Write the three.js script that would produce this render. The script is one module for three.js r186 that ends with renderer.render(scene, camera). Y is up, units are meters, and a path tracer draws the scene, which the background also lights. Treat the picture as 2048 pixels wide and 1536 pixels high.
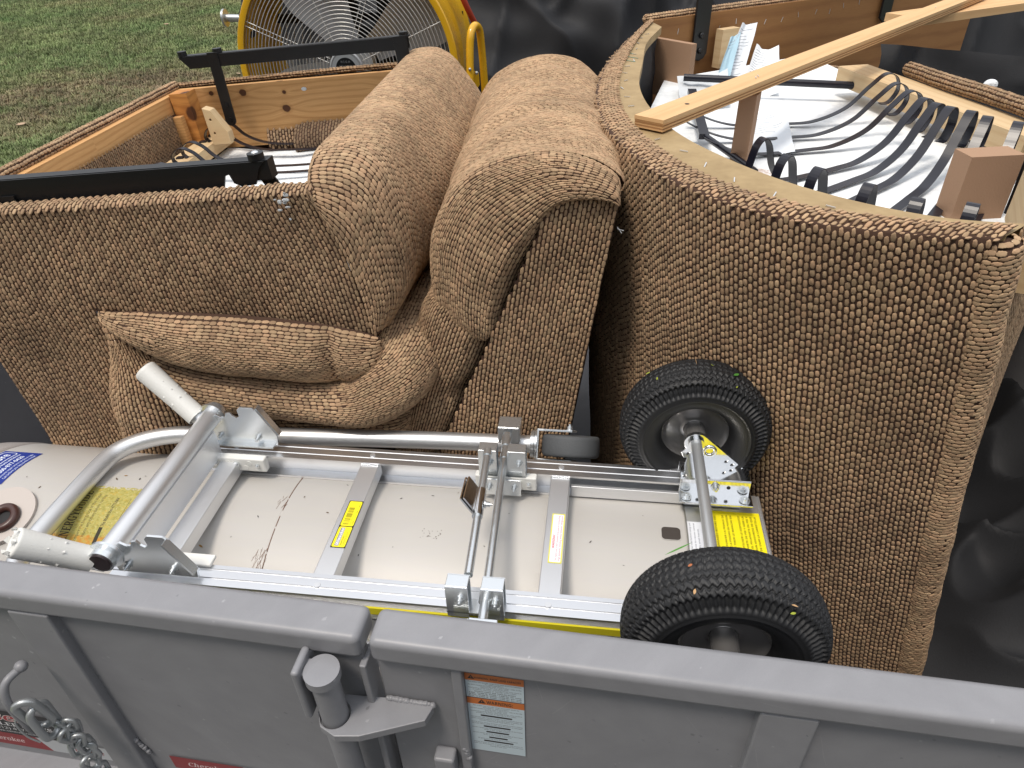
import * as THREE from 'three';
import { RoundedBoxGeometry } from 'three/addons/geometries/RoundedBoxGeometry.js';
import { mergeGeometries, mergeVertices } from 'three/addons/utils/BufferGeometryUtils.js';
import { ImprovedNoise } from 'three/addons/math/ImprovedNoise.js';

// ---------------------------------------------------------------- camera, sky, sun, exposure
const scene = new THREE.Scene();
const camera = new THREE.PerspectiveCamera(57.5, 4 / 3, 0.02, 300);
camera.position.set(0, 2.05, 0);
camera.rotation.set(-0.61955, 0, -0.03006, 'YXZ');

function overcastSky() {
  const w = 128, h = 64, d = new Float32Array(w * h * 4), nz = new ImprovedNoise();
  for (let j = 0; j < h; j++) for (let i = 0; i < w; i++) {
    const el = ((j + 0.5) / h - 0.5) * Math.PI, az = (i + 0.5) / w * Math.PI * 2;
    const x = Math.cos(el) * Math.cos(az), y = Math.sin(el), z = Math.cos(el) * Math.sin(az);
    const s = Math.max(y, 0);
    let L = (1 + 2 * s) / 3;
    L *= 1 + 0.16 * nz.noise(x * 2.1 + 7, y * 2.1, z * 2.1) + 0.08 * nz.noise(x * 5 + 2, y * 5, z * 5);
    if (y < 0) L = 0.12;
    const k = (j * w + i) * 4;
    d[k] = L * 0.97; d[k + 1] = L * 1.0; d[k + 2] = L * 1.06; d[k + 3] = 1;
  }
  const t = new THREE.DataTexture(d, w, h, THREE.RGBAFormat, THREE.FloatType);
  t.mapping = THREE.EquirectangularReflectionMapping; t.magFilter = THREE.LinearFilter; t.minFilter = THREE.LinearFilter;
  t.wrapS = THREE.RepeatWrapping; t.colorSpace = THREE.LinearSRGBColorSpace; t.needsUpdate = true;
  return t;
}
const sky = overcastSky();
scene.background = sky; scene.environment = sky;
scene.backgroundIntensity = 0.9; scene.environmentIntensity = 0.9;

const sun = new THREE.DirectionalLight(0xfff4e6, 1.5);
sun.position.set(-2.2, 9, 1.0); sun.target.position.set(0, 1, -1.3);
sun.castShadow = true; sun.shadow.radius = 24; sun.shadow.mapSize.set(2048, 2048);
Object.assign(sun.shadow.camera, { left: -5, right: 5, top: 5, bottom: -5, near: 0.5, far: 20 });
scene.add(sun, sun.target);

const renderer = new THREE.WebGLRenderer({ antialias: true });
renderer.toneMapping = THREE.LinearToneMapping;
renderer.toneMappingExposure = 1.58;
renderer.shadowMap.enabled = true;

// ---------------------------------------------------------------- helpers
let seed = 12345;
const rnd = () => { seed = (seed * 1664525 + 1013904223) >>> 0; return seed / 4294967296; };
const rr = (a, b) => a + (b - a) * rnd();
const N3 = new ImprovedNoise();
const fbm = (x, y, z = 0, o = 4) => { let a = 0.5, s = 0; for (let i = 0; i < o; i++) { s += a * N3.noise(x, y, z); x *= 2.03; y *= 2.03; z *= 2.03; a *= 0.5; } return s; };
const clamp = (x, a = 0, b = 1) => Math.min(b, Math.max(a, x));
const sm = (a, b, x) => { x = clamp((x - a) / (b - a)); return x * x * (3 - 2 * x); };
const lerp = (a, b, t) => a + (b - a) * t;
const V = (x, y, z) => new THREE.Vector3(x, y, z);
const RAD = Math.PI / 180;
const taken = {};
const numbered = (n) => { const k = taken[n] = (taken[n] ?? -1) + 1; return k ? n + '_' + String(k).padStart(3, '0') : n; };
function metricUV(g, k) {            // uv in metres, laid on from the side each face points to
  if (g.index) g = g.toNonIndexed(); const p = g.attributes.position, n = g.attributes.normal, a = new Float32Array(p.count * 2);
  for (let i = 0; i < p.count; i += 3) {
    const x = Math.abs(n.getX(i) + n.getX(i + 1) + n.getX(i + 2)), y = Math.abs(n.getY(i) + n.getY(i + 1) + n.getY(i + 2)), z = Math.abs(n.getZ(i) + n.getZ(i + 1) + n.getZ(i + 2));
    for (let j = i; j < i + 3; j++) { const X = p.getX(j), Yy = p.getY(j), Z = p.getZ(j); a[j * 2] = (x > y && x > z ? Z : X) * k; a[j * 2 + 1] = (y >= x && y >= z ? Z : Yy) * k + 0.37 * X * k; }
  }
  g.setAttribute('uv', new THREE.BufferAttribute(a, 2)); return g;
}
function mesh(name, geo, mat, parent, ud) {
  if (Array.isArray(geo)) geo = merge(geo);
  if (mat.userData.metric) geo = metricUV(geo, mat.userData.metric);
  const m = new THREE.Mesh(geo, mat); m.name = name; m.castShadow = m.receiveShadow = true;
  if (ud) Object.assign(m.userData, ud);
  if (parent) parent.add(m);
  return m;
}
function thing(name, label, category, pos = [0, 0, 0], rotY = 0, group) {
  const g = new THREE.Group(); g.name = numbered(name); g.position.set(...pos); g.rotation.set(0, rotY, 0, 'YXZ');
  g.userData = { label, category }; if (group) g.userData.group = group; scene.add(g); return g;
}
function part(name, parent, pos) { const g = new THREE.Group(); g.name = name; if (pos) g.position.set(...pos); parent.add(g); return g; }
function clean(g) { const o = g.index ? g.toNonIndexed() : g; for (const k of Object.keys(o.attributes)) if (!['position', 'normal', 'uv'].includes(k)) o.deleteAttribute(k); return o; }
const merge = (gs) => mergeGeometries(gs.map(clean));
const box = (w, h, d, x = 0, y = 0, z = 0, r = 0) => (r ? new RoundedBoxGeometry(w, h, d, 2, r) : new THREE.BoxGeometry(w, h, d)).translate(x, y, z);
function rod(a, b, r, seg = 20, r2 = r) {
  a = V(...a); b = V(...b); const d = b.clone().sub(a), g = new THREE.CylinderGeometry(r2, r, d.length(), seg);
  g.applyQuaternion(new THREE.Quaternion().setFromUnitVectors(V(0, 1, 0), d.clone().normalize()));
  return g.translate((a.x + b.x) / 2, (a.y + b.y) / 2, (a.z + b.z) / 2);
}
function pipe(pts, r, n = 60, seg = 14, closed = false, tension = 0.5) {
  const c = new THREE.CatmullRomCurve3(pts.map((p) => V(...p)), closed, 'centripetal', tension);
  return new THREE.TubeGeometry(c, n, r, seg, closed);
}
function shapeOf(pts, holes = []) {
  const s = new THREE.Shape(pts.map((p) => new THREE.Vector2(...p)));
  for (const h of holes) { const q = new THREE.Path(); q.absellipse(h[0], h[1], h[2], h[3] ?? h[2], 0, Math.PI * 2, true); s.holes.push(q); }
  return s;
}
function plate(pts, depth, bevel = 0.0015, holes = []) {
  return new THREE.ExtrudeGeometry(shapeOf(pts, holes), { depth, bevelEnabled: bevel > 0, bevelSize: bevel, bevelThickness: bevel, bevelSegments: 2, curveSegments: 16, steps: 1 });
}
function bolt(x, y, z, r, h, axis = 'y') {      // hex head on a washer
  const g = [new THREE.CylinderGeometry(r * 1.5, r * 1.5, h * 0.25, 18).translate(0, h * 0.12, 0), new THREE.CylinderGeometry(r, r, h, 6).translate(0, h * 0.6, 0), new THREE.CylinderGeometry(r * 0.45, r * 0.45, h * 0.6, 10).translate(0, h * 1.3, 0)];
  const o = merge(g); if (axis === 'z') o.rotateX(Math.PI / 2); if (axis === 'x') o.rotateZ(-Math.PI / 2);
  return o.translate(x, y, z);
}
function curve(pts, n = 240) {                   // arc-length table of a smooth curve
  const c = new THREE.CatmullRomCurve3(pts.map((p) => V(...p)), false, 'centripetal');
  c.arcLengthDivisions = 400; const tab = c.getSpacedPoints(n);
  const f = (t) => { const s = clamp(t) * n, i = Math.min(n - 1, Math.floor(s)); return tab[i].clone().lerp(tab[i + 1], s - i); };
  f.len = c.getLength(); return f;
}
// ---------------------------------------------------------------- textures
function data(w, h, fn, srgb = true, rep) {
  const d = new Uint8Array(w * h * 4);
  for (let j = 0; j < h; j++) for (let i = 0; i < w; i++) {
    const c = fn(i / w, j / h, i, j), k = (j * w + i) * 4;
    if (typeof c === 'number') { d[k] = d[k + 1] = d[k + 2] = clamp(c) * 255; } else { d[k] = clamp(c[0]) * 255; d[k + 1] = clamp(c[1]) * 255; d[k + 2] = clamp(c[2]) * 255; }
    d[k + 3] = 255;
  }
  const t = new THREE.DataTexture(d, w, h); t.magFilter = THREE.LinearFilter; t.minFilter = THREE.LinearMipmapLinearFilter; t.generateMipmaps = true;
  t.wrapS = t.wrapT = THREE.RepeatWrapping; if (srgb) t.colorSpace = THREE.SRGBColorSpace; if (rep) t.repeat.set(...rep); t.needsUpdate = true; return t;
}
function canvasTex(w, h, draw) {
  const c = document.createElement('canvas'); c.width = w; c.height = h; const x = c.getContext('2d'); draw(x, w, h);
  const t = new THREE.CanvasTexture(c); t.colorSpace = THREE.SRGBColorSpace; t.anisotropy = 8; return t;
}
const tile = (f, u, v, s) => {                     // noise that wraps round at u, v = 1
  const a = u * Math.PI * 2, b = v * Math.PI * 2; return f(Math.cos(a) * s + 5, Math.sin(a) * s + Math.cos(b) * s, Math.sin(b) * s + 9);
};
const speckle = data(256, 256, (u, v) => 0.5 + 0.5 * fbm(u * 40, v * 40, 3, 3) + 0.25 * (rnd() - 0.5), false);
const blotch = data(256, 256, (u, v) => { const n = tile((a, b, c) => fbm(a, b, c, 5), u, v, 1.6); return 0.62 + 0.5 * n; }, false);
function woodTex(w, h, W, H, base, dark, knots, sd, ringFreq = 90) {   // W, H in metres
  return data(w, h, (u, v) => {
    const x = u * W, y = v * H; let f = y + 0.012 * fbm(x * 3 + sd, y * 9, sd, 3), k = 0, ring = 0;
    for (const [kx, ky, kr] of knots) {
      const dx = (x - kx) / 1.5, dy = y - ky, r = Math.hypot(dx, dy), e = Math.exp(-r * r / (kr * kr * 7));
      f += (dy > 0 ? 1 : -1) * e * kr * 1.1; const q = Math.hypot((x - kx) / 1.15, dy) / kr;
      k = Math.max(k, 1 - sm(0.75, 1.05, q + 0.25 * fbm(x * 120, y * 120, sd, 2))); ring = Math.max(ring, (1 - sm(1, 1.9, q)) * 0.55);
    }
    let g = 0.5 + 0.5 * Math.sin(f * ringFreq * 6.28 + 2.5 * fbm(x * 5, y * 30, sd + 3, 3)); g = Math.pow(g, 3) * 0.36;
    g += 0.35 * clamp(0.5 + fbm(x * 14, f * 700, sd + 1, 3) * 1.3) + 0.22 * fbm(x * 4, y * 12, sd + 8, 3);
    g = clamp(g + ring * 0.5);
    const speck = fbm(x * 90, y * 260, sd + 20, 2) > 0.42 ? 0.25 : 0;
    const m = clamp(g * 0.75 + speck); let c = [0, 1, 2].map((i) => lerp(base[i], dark[i], m));
    if (k > 0) { const rg = 0.5 + 0.5 * Math.sin(Math.hypot(x, y) * 2400); c = c.map((q, i) => lerp(q, [0.30, 0.16, 0.07][i] * (0.75 + 0.4 * rg), k * 0.92)); }
    return c;
  });
}
const pine = [0.83, 0.65, 0.43], pineDark = [0.60, 0.40, 0.21];
const texPine = woodTex(512, 256, 0.7, 0.3, pine, pineDark, [[0.2, 0.11, 0.012]], 4);
const texFar = woodTex(1024, 256, 0.70, 0.16, pine, pineDark, [[0.185, 0.135, 0.009], [0.295, 0.128, 0.005], [0.29, 0.088, 0.010], [0.557, 0.12, 0.009], [0.552, 0.06, 0.013], [0.10, 0.14, 0.006]], 11, 70);
const texBlock = woodTex(256, 256, 0.1, 0.16, [0.82, 0.58, 0.30], [0.5, 0.27, 0.10], [[0.05, 0.085, 0.02]], 21, 60);
const texPly = woodTex(512, 128, 1.0, 0.12, [0.85, 0.70, 0.51], [0.74, 0.57, 0.38], [], 31, 26);
const texRing = data(512, 512, (u, v) => { const a = fbm(u * 9, v * 9, 1, 4) * 0.35 + fbm(u * 60, v * 60, 2, 2) * 0.12; return [0.62 + a * 0.35, 0.53 + a * 0.34, 0.38 + a * 0.3]; });
const texBoard = woodTex(512, 256, 1.4, 0.35, [0.60, 0.43, 0.25], [0.44, 0.28, 0.14], [], 44, 18);
const texPale = woodTex(256, 256, 0.3, 0.2, [0.82, 0.72, 0.56], [0.72, 0.58, 0.42], [], 52, 40);
const texPlyEdge = data(64, 128, (u, v) => { const l = Math.floor(v * 7); const b = [0.66, 0.42, 0.74, 0.40, 0.70, 0.38, 0.72][l]; const n = fbm(u * 20, v * 60, 7, 2) * 0.2; return [b + n, (b + n) * 0.72, (b + n) * 0.46]; });
const texFelt = data(256, 256, (u, v) => { const n = tile((a, b, c) => fbm(a * 3, b * 3, c * 3, 4), u, v, 1.5); return [0.90 + n * 0.1, 0.915 + n * 0.1, 0.925 + n * 0.09]; });
const texDirtMetal = (() => {             // grey enamel with rubbed spots, hairline scratches and dust
  const N = 1024, sc = new Float32Array(N * N), line = (x, y, a, l, k, w) => { for (let t = 0; t < l; t++) { a += rr(-0.02, 0.02); x += Math.cos(a); y += Math.sin(a); for (let q = 0; q < w; q++) { const X = ((Math.round(x) % N) + N) % N, Yy = ((Math.round(y) + q) % N + N) % N; sc[Yy * N + X] += k * rr(0.4, 1); } } };
  for (let i = 0; i < 46; i++) line(rnd() * N, rnd() * N, rnd() * 6.28, rr(15, 120), rr(0.02, 0.07), 1);
  for (let i = 0; i < 150; i++) { const x = rnd() * N, y = rnd() * N, r = rr(1, 4.5), k = rnd() < 0.5 ? rr(0.03, 0.12) : -rr(0.03, 0.10); for (let a = -5; a <= 5; a++) for (let b = -5; b <= 5; b++) if (Math.hypot(a, b) < r * rr(0.6, 1.1)) sc[(((y + b) | 0) + N) % N * N + (((x + a) | 0) + N) % N] += k; }
  return data(N, N, (u, v, i, j) => { const n = tile((a, b, c) => fbm(a, b, c, 5), u, v, 2.6) * 0.035 + (rnd() - 0.5) * 0.012 + sc[j * N + i]; return [0.527 + n, 0.529 + n, 0.545 + n]; });
})();
const texTank = data(1024, 512, (u, v) => {
  const n = fbm(u * 14, v * 8, 2, 5) * 0.035; let s = 0; const sp = fbm(u * 420, v * 160, 5, 2); if (sp > 0.52) s = -0.22;
  const st = fbm(u * 30, v * 200, 8, 3); if (st > 0.42) s -= 0.03;
  return [0.722 + n + s, 0.710 + n + s, 0.692 + n + s];
});
// ---------------------------------------------------------------- materials
const std = (o) => new THREE.MeshStandardMaterial(o), phy = (o) => new THREE.MeshPhysicalMaterial(o);
const lin = (r, g, b) => new THREE.Color().setRGB(r, g, b);
const mGrey = std({ map: texDirtMetal, roughness: 0.42, metalness: 0.0, bumpMap: speckle, bumpScale: 0.00025 });

const mAlu = std({ color: lin(0.80, 0.81, 0.83), metalness: 1, roughness: 0.34 });
const mAluMatt = std({ color: lin(0.79, 0.80, 0.815), metalness: 0.9, roughness: 0.43, bumpMap: speckle, bumpScale: 0.00006 });
const mPolish = std({ color: lin(0.86, 0.87, 0.88), metalness: 1, roughness: 0.12 });
const mZinc = std({ color: lin(0.74, 0.77, 0.79), metalness: 0.88, roughness: 0.27 });
const mGalv = std({ color: lin(0.44, 0.46, 0.47), metalness: 0.65, roughness: 0.38 });
const mPlasticW = std({ color: lin(0.74, 0.74, 0.71), roughness: 0.5, bumpMap: speckle, bumpScale: 0.0003 });
const mTank = std({ map: texTank, roughness: 0.4 });
const mTankEnd = std({ color: lin(0.36, 0.33, 0.31), roughness: 0.5 });
const mDark = std({ color: lin(0.012, 0.012, 0.014), roughness: 0.7 });
const mRust = std({ color: lin(0.17, 0.062, 0.02), roughness: 0.9 });
const mRubber = std({ color: lin(0.012, 0.0125, 0.014), roughness: 0.55, bumpMap: speckle, bumpScale: 0.0003 });
const mRubberGrey = std({ color: lin(0.085, 0.09, 0.095), roughness: 0.7, bumpMap: speckle, bumpScale: 0.0005 });
const mRim = std({ color: lin(0.36, 0.35, 0.345), metalness: 0.7, roughness: 0.24, side: THREE.DoubleSide });
const mBlackMetal = std({ color: lin(0.006, 0.0065, 0.008), roughness: 0.42, bumpMap: speckle, bumpScale: 0.0002 });
const mSpring = std({ color: lin(0.008, 0.008, 0.015), roughness: 0.3 });
const mFelt = std({ map: texFelt, roughness: 1, bumpMap: blotch, bumpScale: 0.004 });
const woodM = (map) => std({ map, roughness: 0.72, bumpMap: map, bumpScale: 0.0006 });
const mPine = woodM(texPine), mFarBoard = woodM(texFar), mBlock = woodM(texBlock), mPly = woodM(texPly), mRing = woodM(texRing), mBoard = woodM(texBoard), mPale = woodM(texPale), mPlyEdge = woodM(texPlyEdge);
const mMdf = std({ color: lin(0.36, 0.22, 0.135), roughness: 0.85, bumpMap: speckle, bumpScale: 0.0005 });
const mYellow = phy({ color: lin(0.72, 0.40, 0.018), roughness: 0.38, clearcoat: 0.3, roughnessMap: blotch });
const mYellowTape = std({ color: lin(0.70, 0.62, 0.02), roughness: 0.5 });
const mWire = std({ color: lin(0.72, 0.71, 0.68), metalness: 0.7, roughness: 0.35 });
const mBlade = std({ color: lin(0.50, 0.51, 0.52), metalness: 0.0, roughness: 0.45, roughnessMap: blotch });
const mTarp = phy({ color: lin(0.015, 0.016, 0.019), roughness: 0.74, specularIntensity: 0.9, bumpMap: speckle, bumpScale: 0.0004, side: THREE.DoubleSide });
const mPaper = std({ color: lin(0.72, 0.74, 0.76), roughness: 0.9, side: THREE.DoubleSide });
const mPaperBlue = std({ color: lin(0.36, 0.52, 0.62), roughness: 0.9, side: THREE.DoubleSide });
const mStaple = std({ color: lin(0.75, 0.75, 0.75), metalness: 0.8, roughness: 0.35 });
const mWeave = std({ color: lin(0.066, 0.034, 0.021), roughness: 1, bumpMap: speckle, bumpScale: 0.001, side: THREE.DoubleSide });
const mTuft = phy({ color: lin(1, 1, 1), roughness: 0.95, sheen: 0.5, sheenRoughness: 0.5, sheenColor: lin(0.5, 0.38, 0.26) });

for (const [m, k] of [[mGrey, 1.6], [mAlu, 6], [mAluMatt, 6], [mZinc, 8], [mPlasticW, 8], [mBlackMetal, 6], [mMdf, 6], [mRubberGrey, 8], [mYellow, 3], [mBlade, 4]]) m.userData.metric = k;
// ---------------------------------------------------------------- chenille upholstery: dark weave with raised tufts in columns
const tuftGeo = (() => {
  const g = mergeVertices(new THREE.IcosahedronGeometry(1, 3).deleteAttribute('normal').deleteAttribute('uv')), p = g.attributes.position;
  for (let i = 0; i < p.count; i++) {
    const v = V().fromBufferAttribute(p, i), n = Math.pow(Math.abs(v.x) ** 2.5 + Math.abs(v.y) ** 2.7 + Math.abs(v.z) ** 2.4, 1 / 2.5);
    v.multiplyScalar(1 / n).multiplyScalar(1 + 0.22 * N3.noise(v.x * 2.6 + 1, v.y * 2.6, v.z * 2.6) + 0.17 * N3.noise(v.x * 7, v.y * 7, v.z * 7) + 0.09 * N3.noise(v.x * 15, v.y * 15, v.z * 15));
    p.setXYZ(i, v.x * 0.5, v.y * 0.5, v.z * 0.5);
  }
  g.computeVertexNormals(); return g;
})();
let tuftTotal = 0;
function fabric(parent, name, P, o = {}) {
  const { nu = 60, nv = 60, pu = 0.0068, pv = 0.0120, lenK = 0.95, hint, mask, tone = 1, cover = 0.77, waver = 0.18, mat = mWeave, tufts = true, high = 0.46 } = o;
  const pos = [], uv = [], idx = [];
  for (let j = 0; j <= nv; j++) for (let i = 0; i <= nu; i++) { const p = P(i / nu, j / nv); pos.push(p.x, p.y, p.z); uv.push(i / nu * 4, j / nv * 4); }
  for (let j = 0; j < nv; j++) for (let i = 0; i < nu; i++) { const a = j * (nu + 1) + i, b = a + nu + 1; if (mask && !mask((i + 0.5) / nu, (j + 0.5) / nv)) continue; idx.push(a, b, a + 1, b, b + 1, a + 1); }
  const g = new THREE.BufferGeometry(); g.setAttribute('position', new THREE.Float32BufferAttribute(pos, 3)); g.setAttribute('uv', new THREE.Float32BufferAttribute(uv, 2)); g.setIndex(idx); g.computeVertexNormals();
  const m = mesh(name, g, mat, parent);
  if (!tufts) return m;
  let Lu = 0; for (const v of [0.1, 0.3, 0.5, 0.7, 0.9]) { let l = 0, a = P(0, v); for (let i = 1; i <= 40; i++) { const b = P(i / 40, v); l += a.distanceTo(b); a = b; } Lu = Math.max(Lu, l); }
  const nc = Math.max(2, Math.round(Lu / pu)), mats = [], cols = [], e = 1e-3, M = new THREE.Matrix4();
  for (let i = 0; i < nc; i++) {
    const u = (i + 0.5) / nc, K = 160, cum = [0]; let a = P(u, 0);
    for (let k = 1; k <= K; k++) { const b = P(u, k / K); cum.push(cum[k - 1] + a.distanceTo(b)); a = b; }
    const L = cum[K]; let k = 0;
    for (let s = pv * (i % 2 ? 0.5 : 0.02) + pv * 0.12 * rnd(); s < L; s += pv * (0.96 + 0.08 * rnd())) {
      while (k < K - 1 && cum[k + 1] < s) k++;
      const v = (k + (s - cum[k]) / Math.max(1e-9, cum[k + 1] - cum[k])) / K;
      if (mask && !mask(u, v)) continue;
      const p = P(u, v), u0 = Math.max(0, u - e), u1 = Math.min(1, u + e), v0 = Math.max(0, v - e), v1 = Math.min(1, v + e);
      const tu = P(u1, v).sub(P(u0, v)).multiplyScalar(1 / (u1 - u0) / nc), tv = P(u, v1).sub(P(u, v0)); const wu = tu.length();
      let wf = 1; if (wu < pu * 0.24) { if (i % 4) continue; wf = 4; } else if (wu < pu * 0.5) { if (i % 2) continue; wf = 2; }
      if (wu < pu * 0.06) continue;
      tv.normalize(); const n = tu.clone().cross(tv).normalize(); const h = typeof hint === 'function' ? hint(p) : hint; if (h && n.dot(h) < 0) n.negate();
      const w = Math.min(wu * wf, pu * 1.5) * cover * rr(0.82, 1.14), ln = pv * lenK * rr(0.86, 1.12), ht = pu * high * rr(0.75, 1.2);
      const td = tu.clone().normalize().addScaledVector(tv, rr(-0.12, 0.12)).normalize();
      p.addScaledVector(n, ht * 0.10).addScaledVector(td, pu * (rr(-0.05, 0.05) + waver * N3.noise(s * 24, i * 0.16, 2.5)));
      M.makeBasis(td.multiplyScalar(w), tv.clone().multiplyScalar(ln), n.multiplyScalar(ht)); M.setPosition(p); mats.push(M.clone());
      const q = tone * rr(0.72, 1.18) * (1 + 0.25 * N3.noise(p.x * 9, p.y * 9, p.z * 9)), red = rr(0.93, 1.02); cols.push([0.415 * q, 0.283 * q * red, 0.168 * q * red]);
    }
  }
  const I = new THREE.InstancedMesh(tuftGeo, mTuft, mats.length); I.name = 'chenille_tufts'; I.userData.kind = 'stuff'; I.castShadow = I.receiveShadow = true;
  const c = new THREE.Color(); mats.forEach((q, i) => { I.setMatrixAt(i, q); I.setColorAt(i, c.setRGB(...cols[i])); });
  m.add(I); tuftTotal += mats.length; return m;
}
// a surface between curve A and curve B that bulges along n
function bulged(A, B, n, amp, wr = 0.004, sd = 0, eu = 0.5, ev = 0.5) {
  n = V(...n).normalize();
  return (u, v) => {
    const p = A(u).lerp(B(u), v), b = Math.pow(Math.max(0, 4 * u * (1 - u)), eu) * Math.pow(Math.max(0, 4 * v * (1 - v)), ev);
    return p.addScaledVector(n, amp * b + wr * b * N3.noise(u * 5 + sd, v * 4 + sd, sd));
  };
}
// a soft roll: path with radius along it, ends rounded
function roll(path, rad, e0 = 0.06, e1 = 0.06, flat = [1, 1], upv = V(0, 1, 0)) {
  const c = curve(path, 200), L = c.len;
  return (u, v) => {
    const p = c(v), t = c(Math.min(1, v + 0.01)).sub(c(Math.max(0, v - 0.01))).normalize(), s = t.clone().cross(upv).normalize(), w = s.clone().cross(t);
    const d0 = v * L, d1 = (1 - v) * L; let k = 1;
    if (e0 && d0 < e0) k = Math.sqrt(Math.max(0.0004, 1 - (1 - d0 / e0) ** 2)); if (e1 && d1 < e1) k = Math.min(k, Math.sqrt(Math.max(0.0004, 1 - (1 - d1 / e1) ** 2)));
    const r = (typeof rad === 'function' ? rad(v) : rad) * k * (1 + 0.05 * N3.noise(Math.cos(u * 6.283) * 1.5, Math.sin(u * 6.283) * 1.5, v * L * 7)), a = u * Math.PI * 2;
    return p.addScaledVector(s, Math.cos(a) * r * flat[0]).addScaledVector(w, Math.sin(a) * r * flat[1]);
  };
}
const quad = (a, b, c, d) => { a = V(...a); b = V(...b); c = V(...c); d = V(...d); return (u, v) => a.clone().lerp(b, u).lerp(d.clone().lerp(c, u), v); };
// a flat printed label: origin = centre, along = reading direction, up = top of letters
function label(name, tex, c, along, up, w, h, parent, mat = {}) {
  const g = new THREE.PlaneGeometry(w, h), x = V(...along).normalize(), y = V(...up).normalize(), z = x.clone().cross(y);
  g.applyMatrix4(new THREE.Matrix4().makeBasis(x, y, z).setPosition(...c));
  return mesh(name, g, std({ map: tex, roughness: 0.45, ...mat }), parent);
}
// ================================================================ SETTING
const brownPatch = (x, z) => {   // dead thatch in the lawn, mottled with green
  const n = fbm(x * 0.55 + 3, z * 0.55, 1, 3) * 1.3, d1 = Math.hypot((x + 4.9) / 1.9, (z + 9.3) / 1.9), d2 = Math.hypot((x + 4.0) / 1.6, (z + 6.4) / 0.8);
  return clamp(1.25 - d1 + n * 1.9) * 0.75 + clamp(0.8 - d2 + n) * 0.3 + clamp(0.15 + fbm(x * 0.35, z * 0.35, 5, 3) * 1.5) * 0.4;
};
{
  const G = 512, S = 60;   // lawn sheet, its colours laid out in metres
  const tex = data(G, G, (u, v) => {
    const x = (u - 0.5) * S - 6, z = (0.5 - v) * S - 10, b = clamp(brownPatch(x, z) + 0.25 * fbm(x * 4, z * 4, 2, 3)), n = 1 + 0.5 * fbm(x * 6, z * 6, 3, 3);
    return [lerp(0.30, 0.40, b) * n, lerp(0.36, 0.32, b) * n, lerp(0.18, 0.22, b) * n];
  });
  const g = new THREE.PlaneGeometry(S, S).rotateX(-Math.PI / 2).translate(-6, 0, -10);
  mesh('lawn', g, std({ map: tex, roughness: 1 }), scene, { kind: 'structure', label: 'lawn of green and brown patchy grass behind the trailer', category: 'lawn' });
  const far = mesh('ground', new THREE.RingGeometry(28, 140, 48).rotateX(-Math.PI / 2).translate(-6, -0.03, -10), std({ color: lin(0.05, 0.075, 0.025), roughness: 1 }), scene, { kind: 'structure', label: 'distant grass field around the lawn', category: 'ground' });
  far.receiveShadow = true;
  mesh('added_driveway', new THREE.BoxGeometry(9, 0.06, 18).translate(2.3, -0.02, 4.6), std({ color: lin(0.17, 0.17, 0.172), roughness: 0.95, bumpMap: speckle, bumpScale: 0.002 }), scene, { kind: 'structure', label: 'unseen grey slab added under the trailer for neutral light bounce', category: 'added_driveway' });  // unseen slab, added so light bounced onto the gates is grey, not green
  // grass blades
  const bl = [];
  for (let i = 0; i < 11; i++) {
    const a = rnd() * 6.28, r = 0.03 * Math.sqrt(rnd()), h = rr(0.02, 0.055), w = rr(0.0025, 0.0045), d = rnd() * 6.28, l = h * rr(0.3, 1.1), cx = Math.cos(a) * r, cz = Math.sin(a) * r, sx = Math.sin(d) * w, sz = -Math.cos(d) * w, lx = Math.cos(d) * l, lz = Math.sin(d) * l;
    const q = new THREE.BufferGeometry();
    q.setAttribute('position', new THREE.Float32BufferAttribute([cx - sx, 0, cz - sz, cx + sx, 0, cz + sz, cx + sx * 0.7 + lx * 0.35, h * 0.65, cz + sz * 0.7 + lz * 0.35, cx - sx, 0, cz - sz, cx + sx * 0.7 + lx * 0.35, h * 0.65, cz + sz * 0.7 + lz * 0.35, cx - sx * 0.7 + lx * 0.35, h * 0.65, cz - sz * 0.7 + lz * 0.35, cx - sx * 0.7 + lx * 0.35, h * 0.65, cz - sz * 0.7 + lz * 0.35, cx + sx * 0.7 + lx * 0.35, h * 0.65, cz + sz * 0.7 + lz * 0.35, cx + lx, h, cz + lz], 3));
    q.computeVertexNormals(); bl.push(q);
  }
  const tuft = mergeGeometries(bl), mats = [], cols = [];
  const M = new THREE.Matrix4(), Q = new THREE.Quaternion();
  for (let i = 0; i < 60000; i++) {
    const t = rnd(), z = -2.2 - 20 * Math.pow(t, 1.25), x = z * rr(0.16, 0.86) + rr(-0.3, 0.3), b = clamp(brownPatch(x, z) + 0.5 * fbm(x * 2.2, z * 2.2, 9, 3) + rr(-0.3, 0.3));
    const s = rr(0.7, 1.25) * (1 + -z * 0.035); Q.setFromAxisAngle(V(0, 1, 0), rnd() * 6.28);
    M.compose(V(x, 0, z), Q, V(s, s * rr(0.6, 1.1) * (1 - 0.3 * b), s)); mats.push(M.clone());
    const k = rr(0.55, 1.45) * (1 + 0.75 * fbm(x * 1.7, z * 1.1, 14, 3)); const ol = clamp(0.45 + 1.1 * fbm(x * 0.5 + 9, z * 0.4, 2, 3)); cols.push([lerp(lerp(0.135, 0.25, ol), 0.24, b) * k, lerp(lerp(0.225, 0.24, ol), 0.185, b) * k, lerp(lerp(0.08, 0.115, ol), 0.115, b) * k]);
  }
  const I = new THREE.InstancedMesh(tuft, std({ color: 0xffffff, roughness: 0.9, side: THREE.DoubleSide }), mats.length); I.name = 'grass'; I.castShadow = I.receiveShadow = true;
  const c = new THREE.Color(); mats.forEach((m, i) => { I.setMatrixAt(i, m); I.setColorAt(i, c.setRGB(...cols[i])); });
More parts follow.
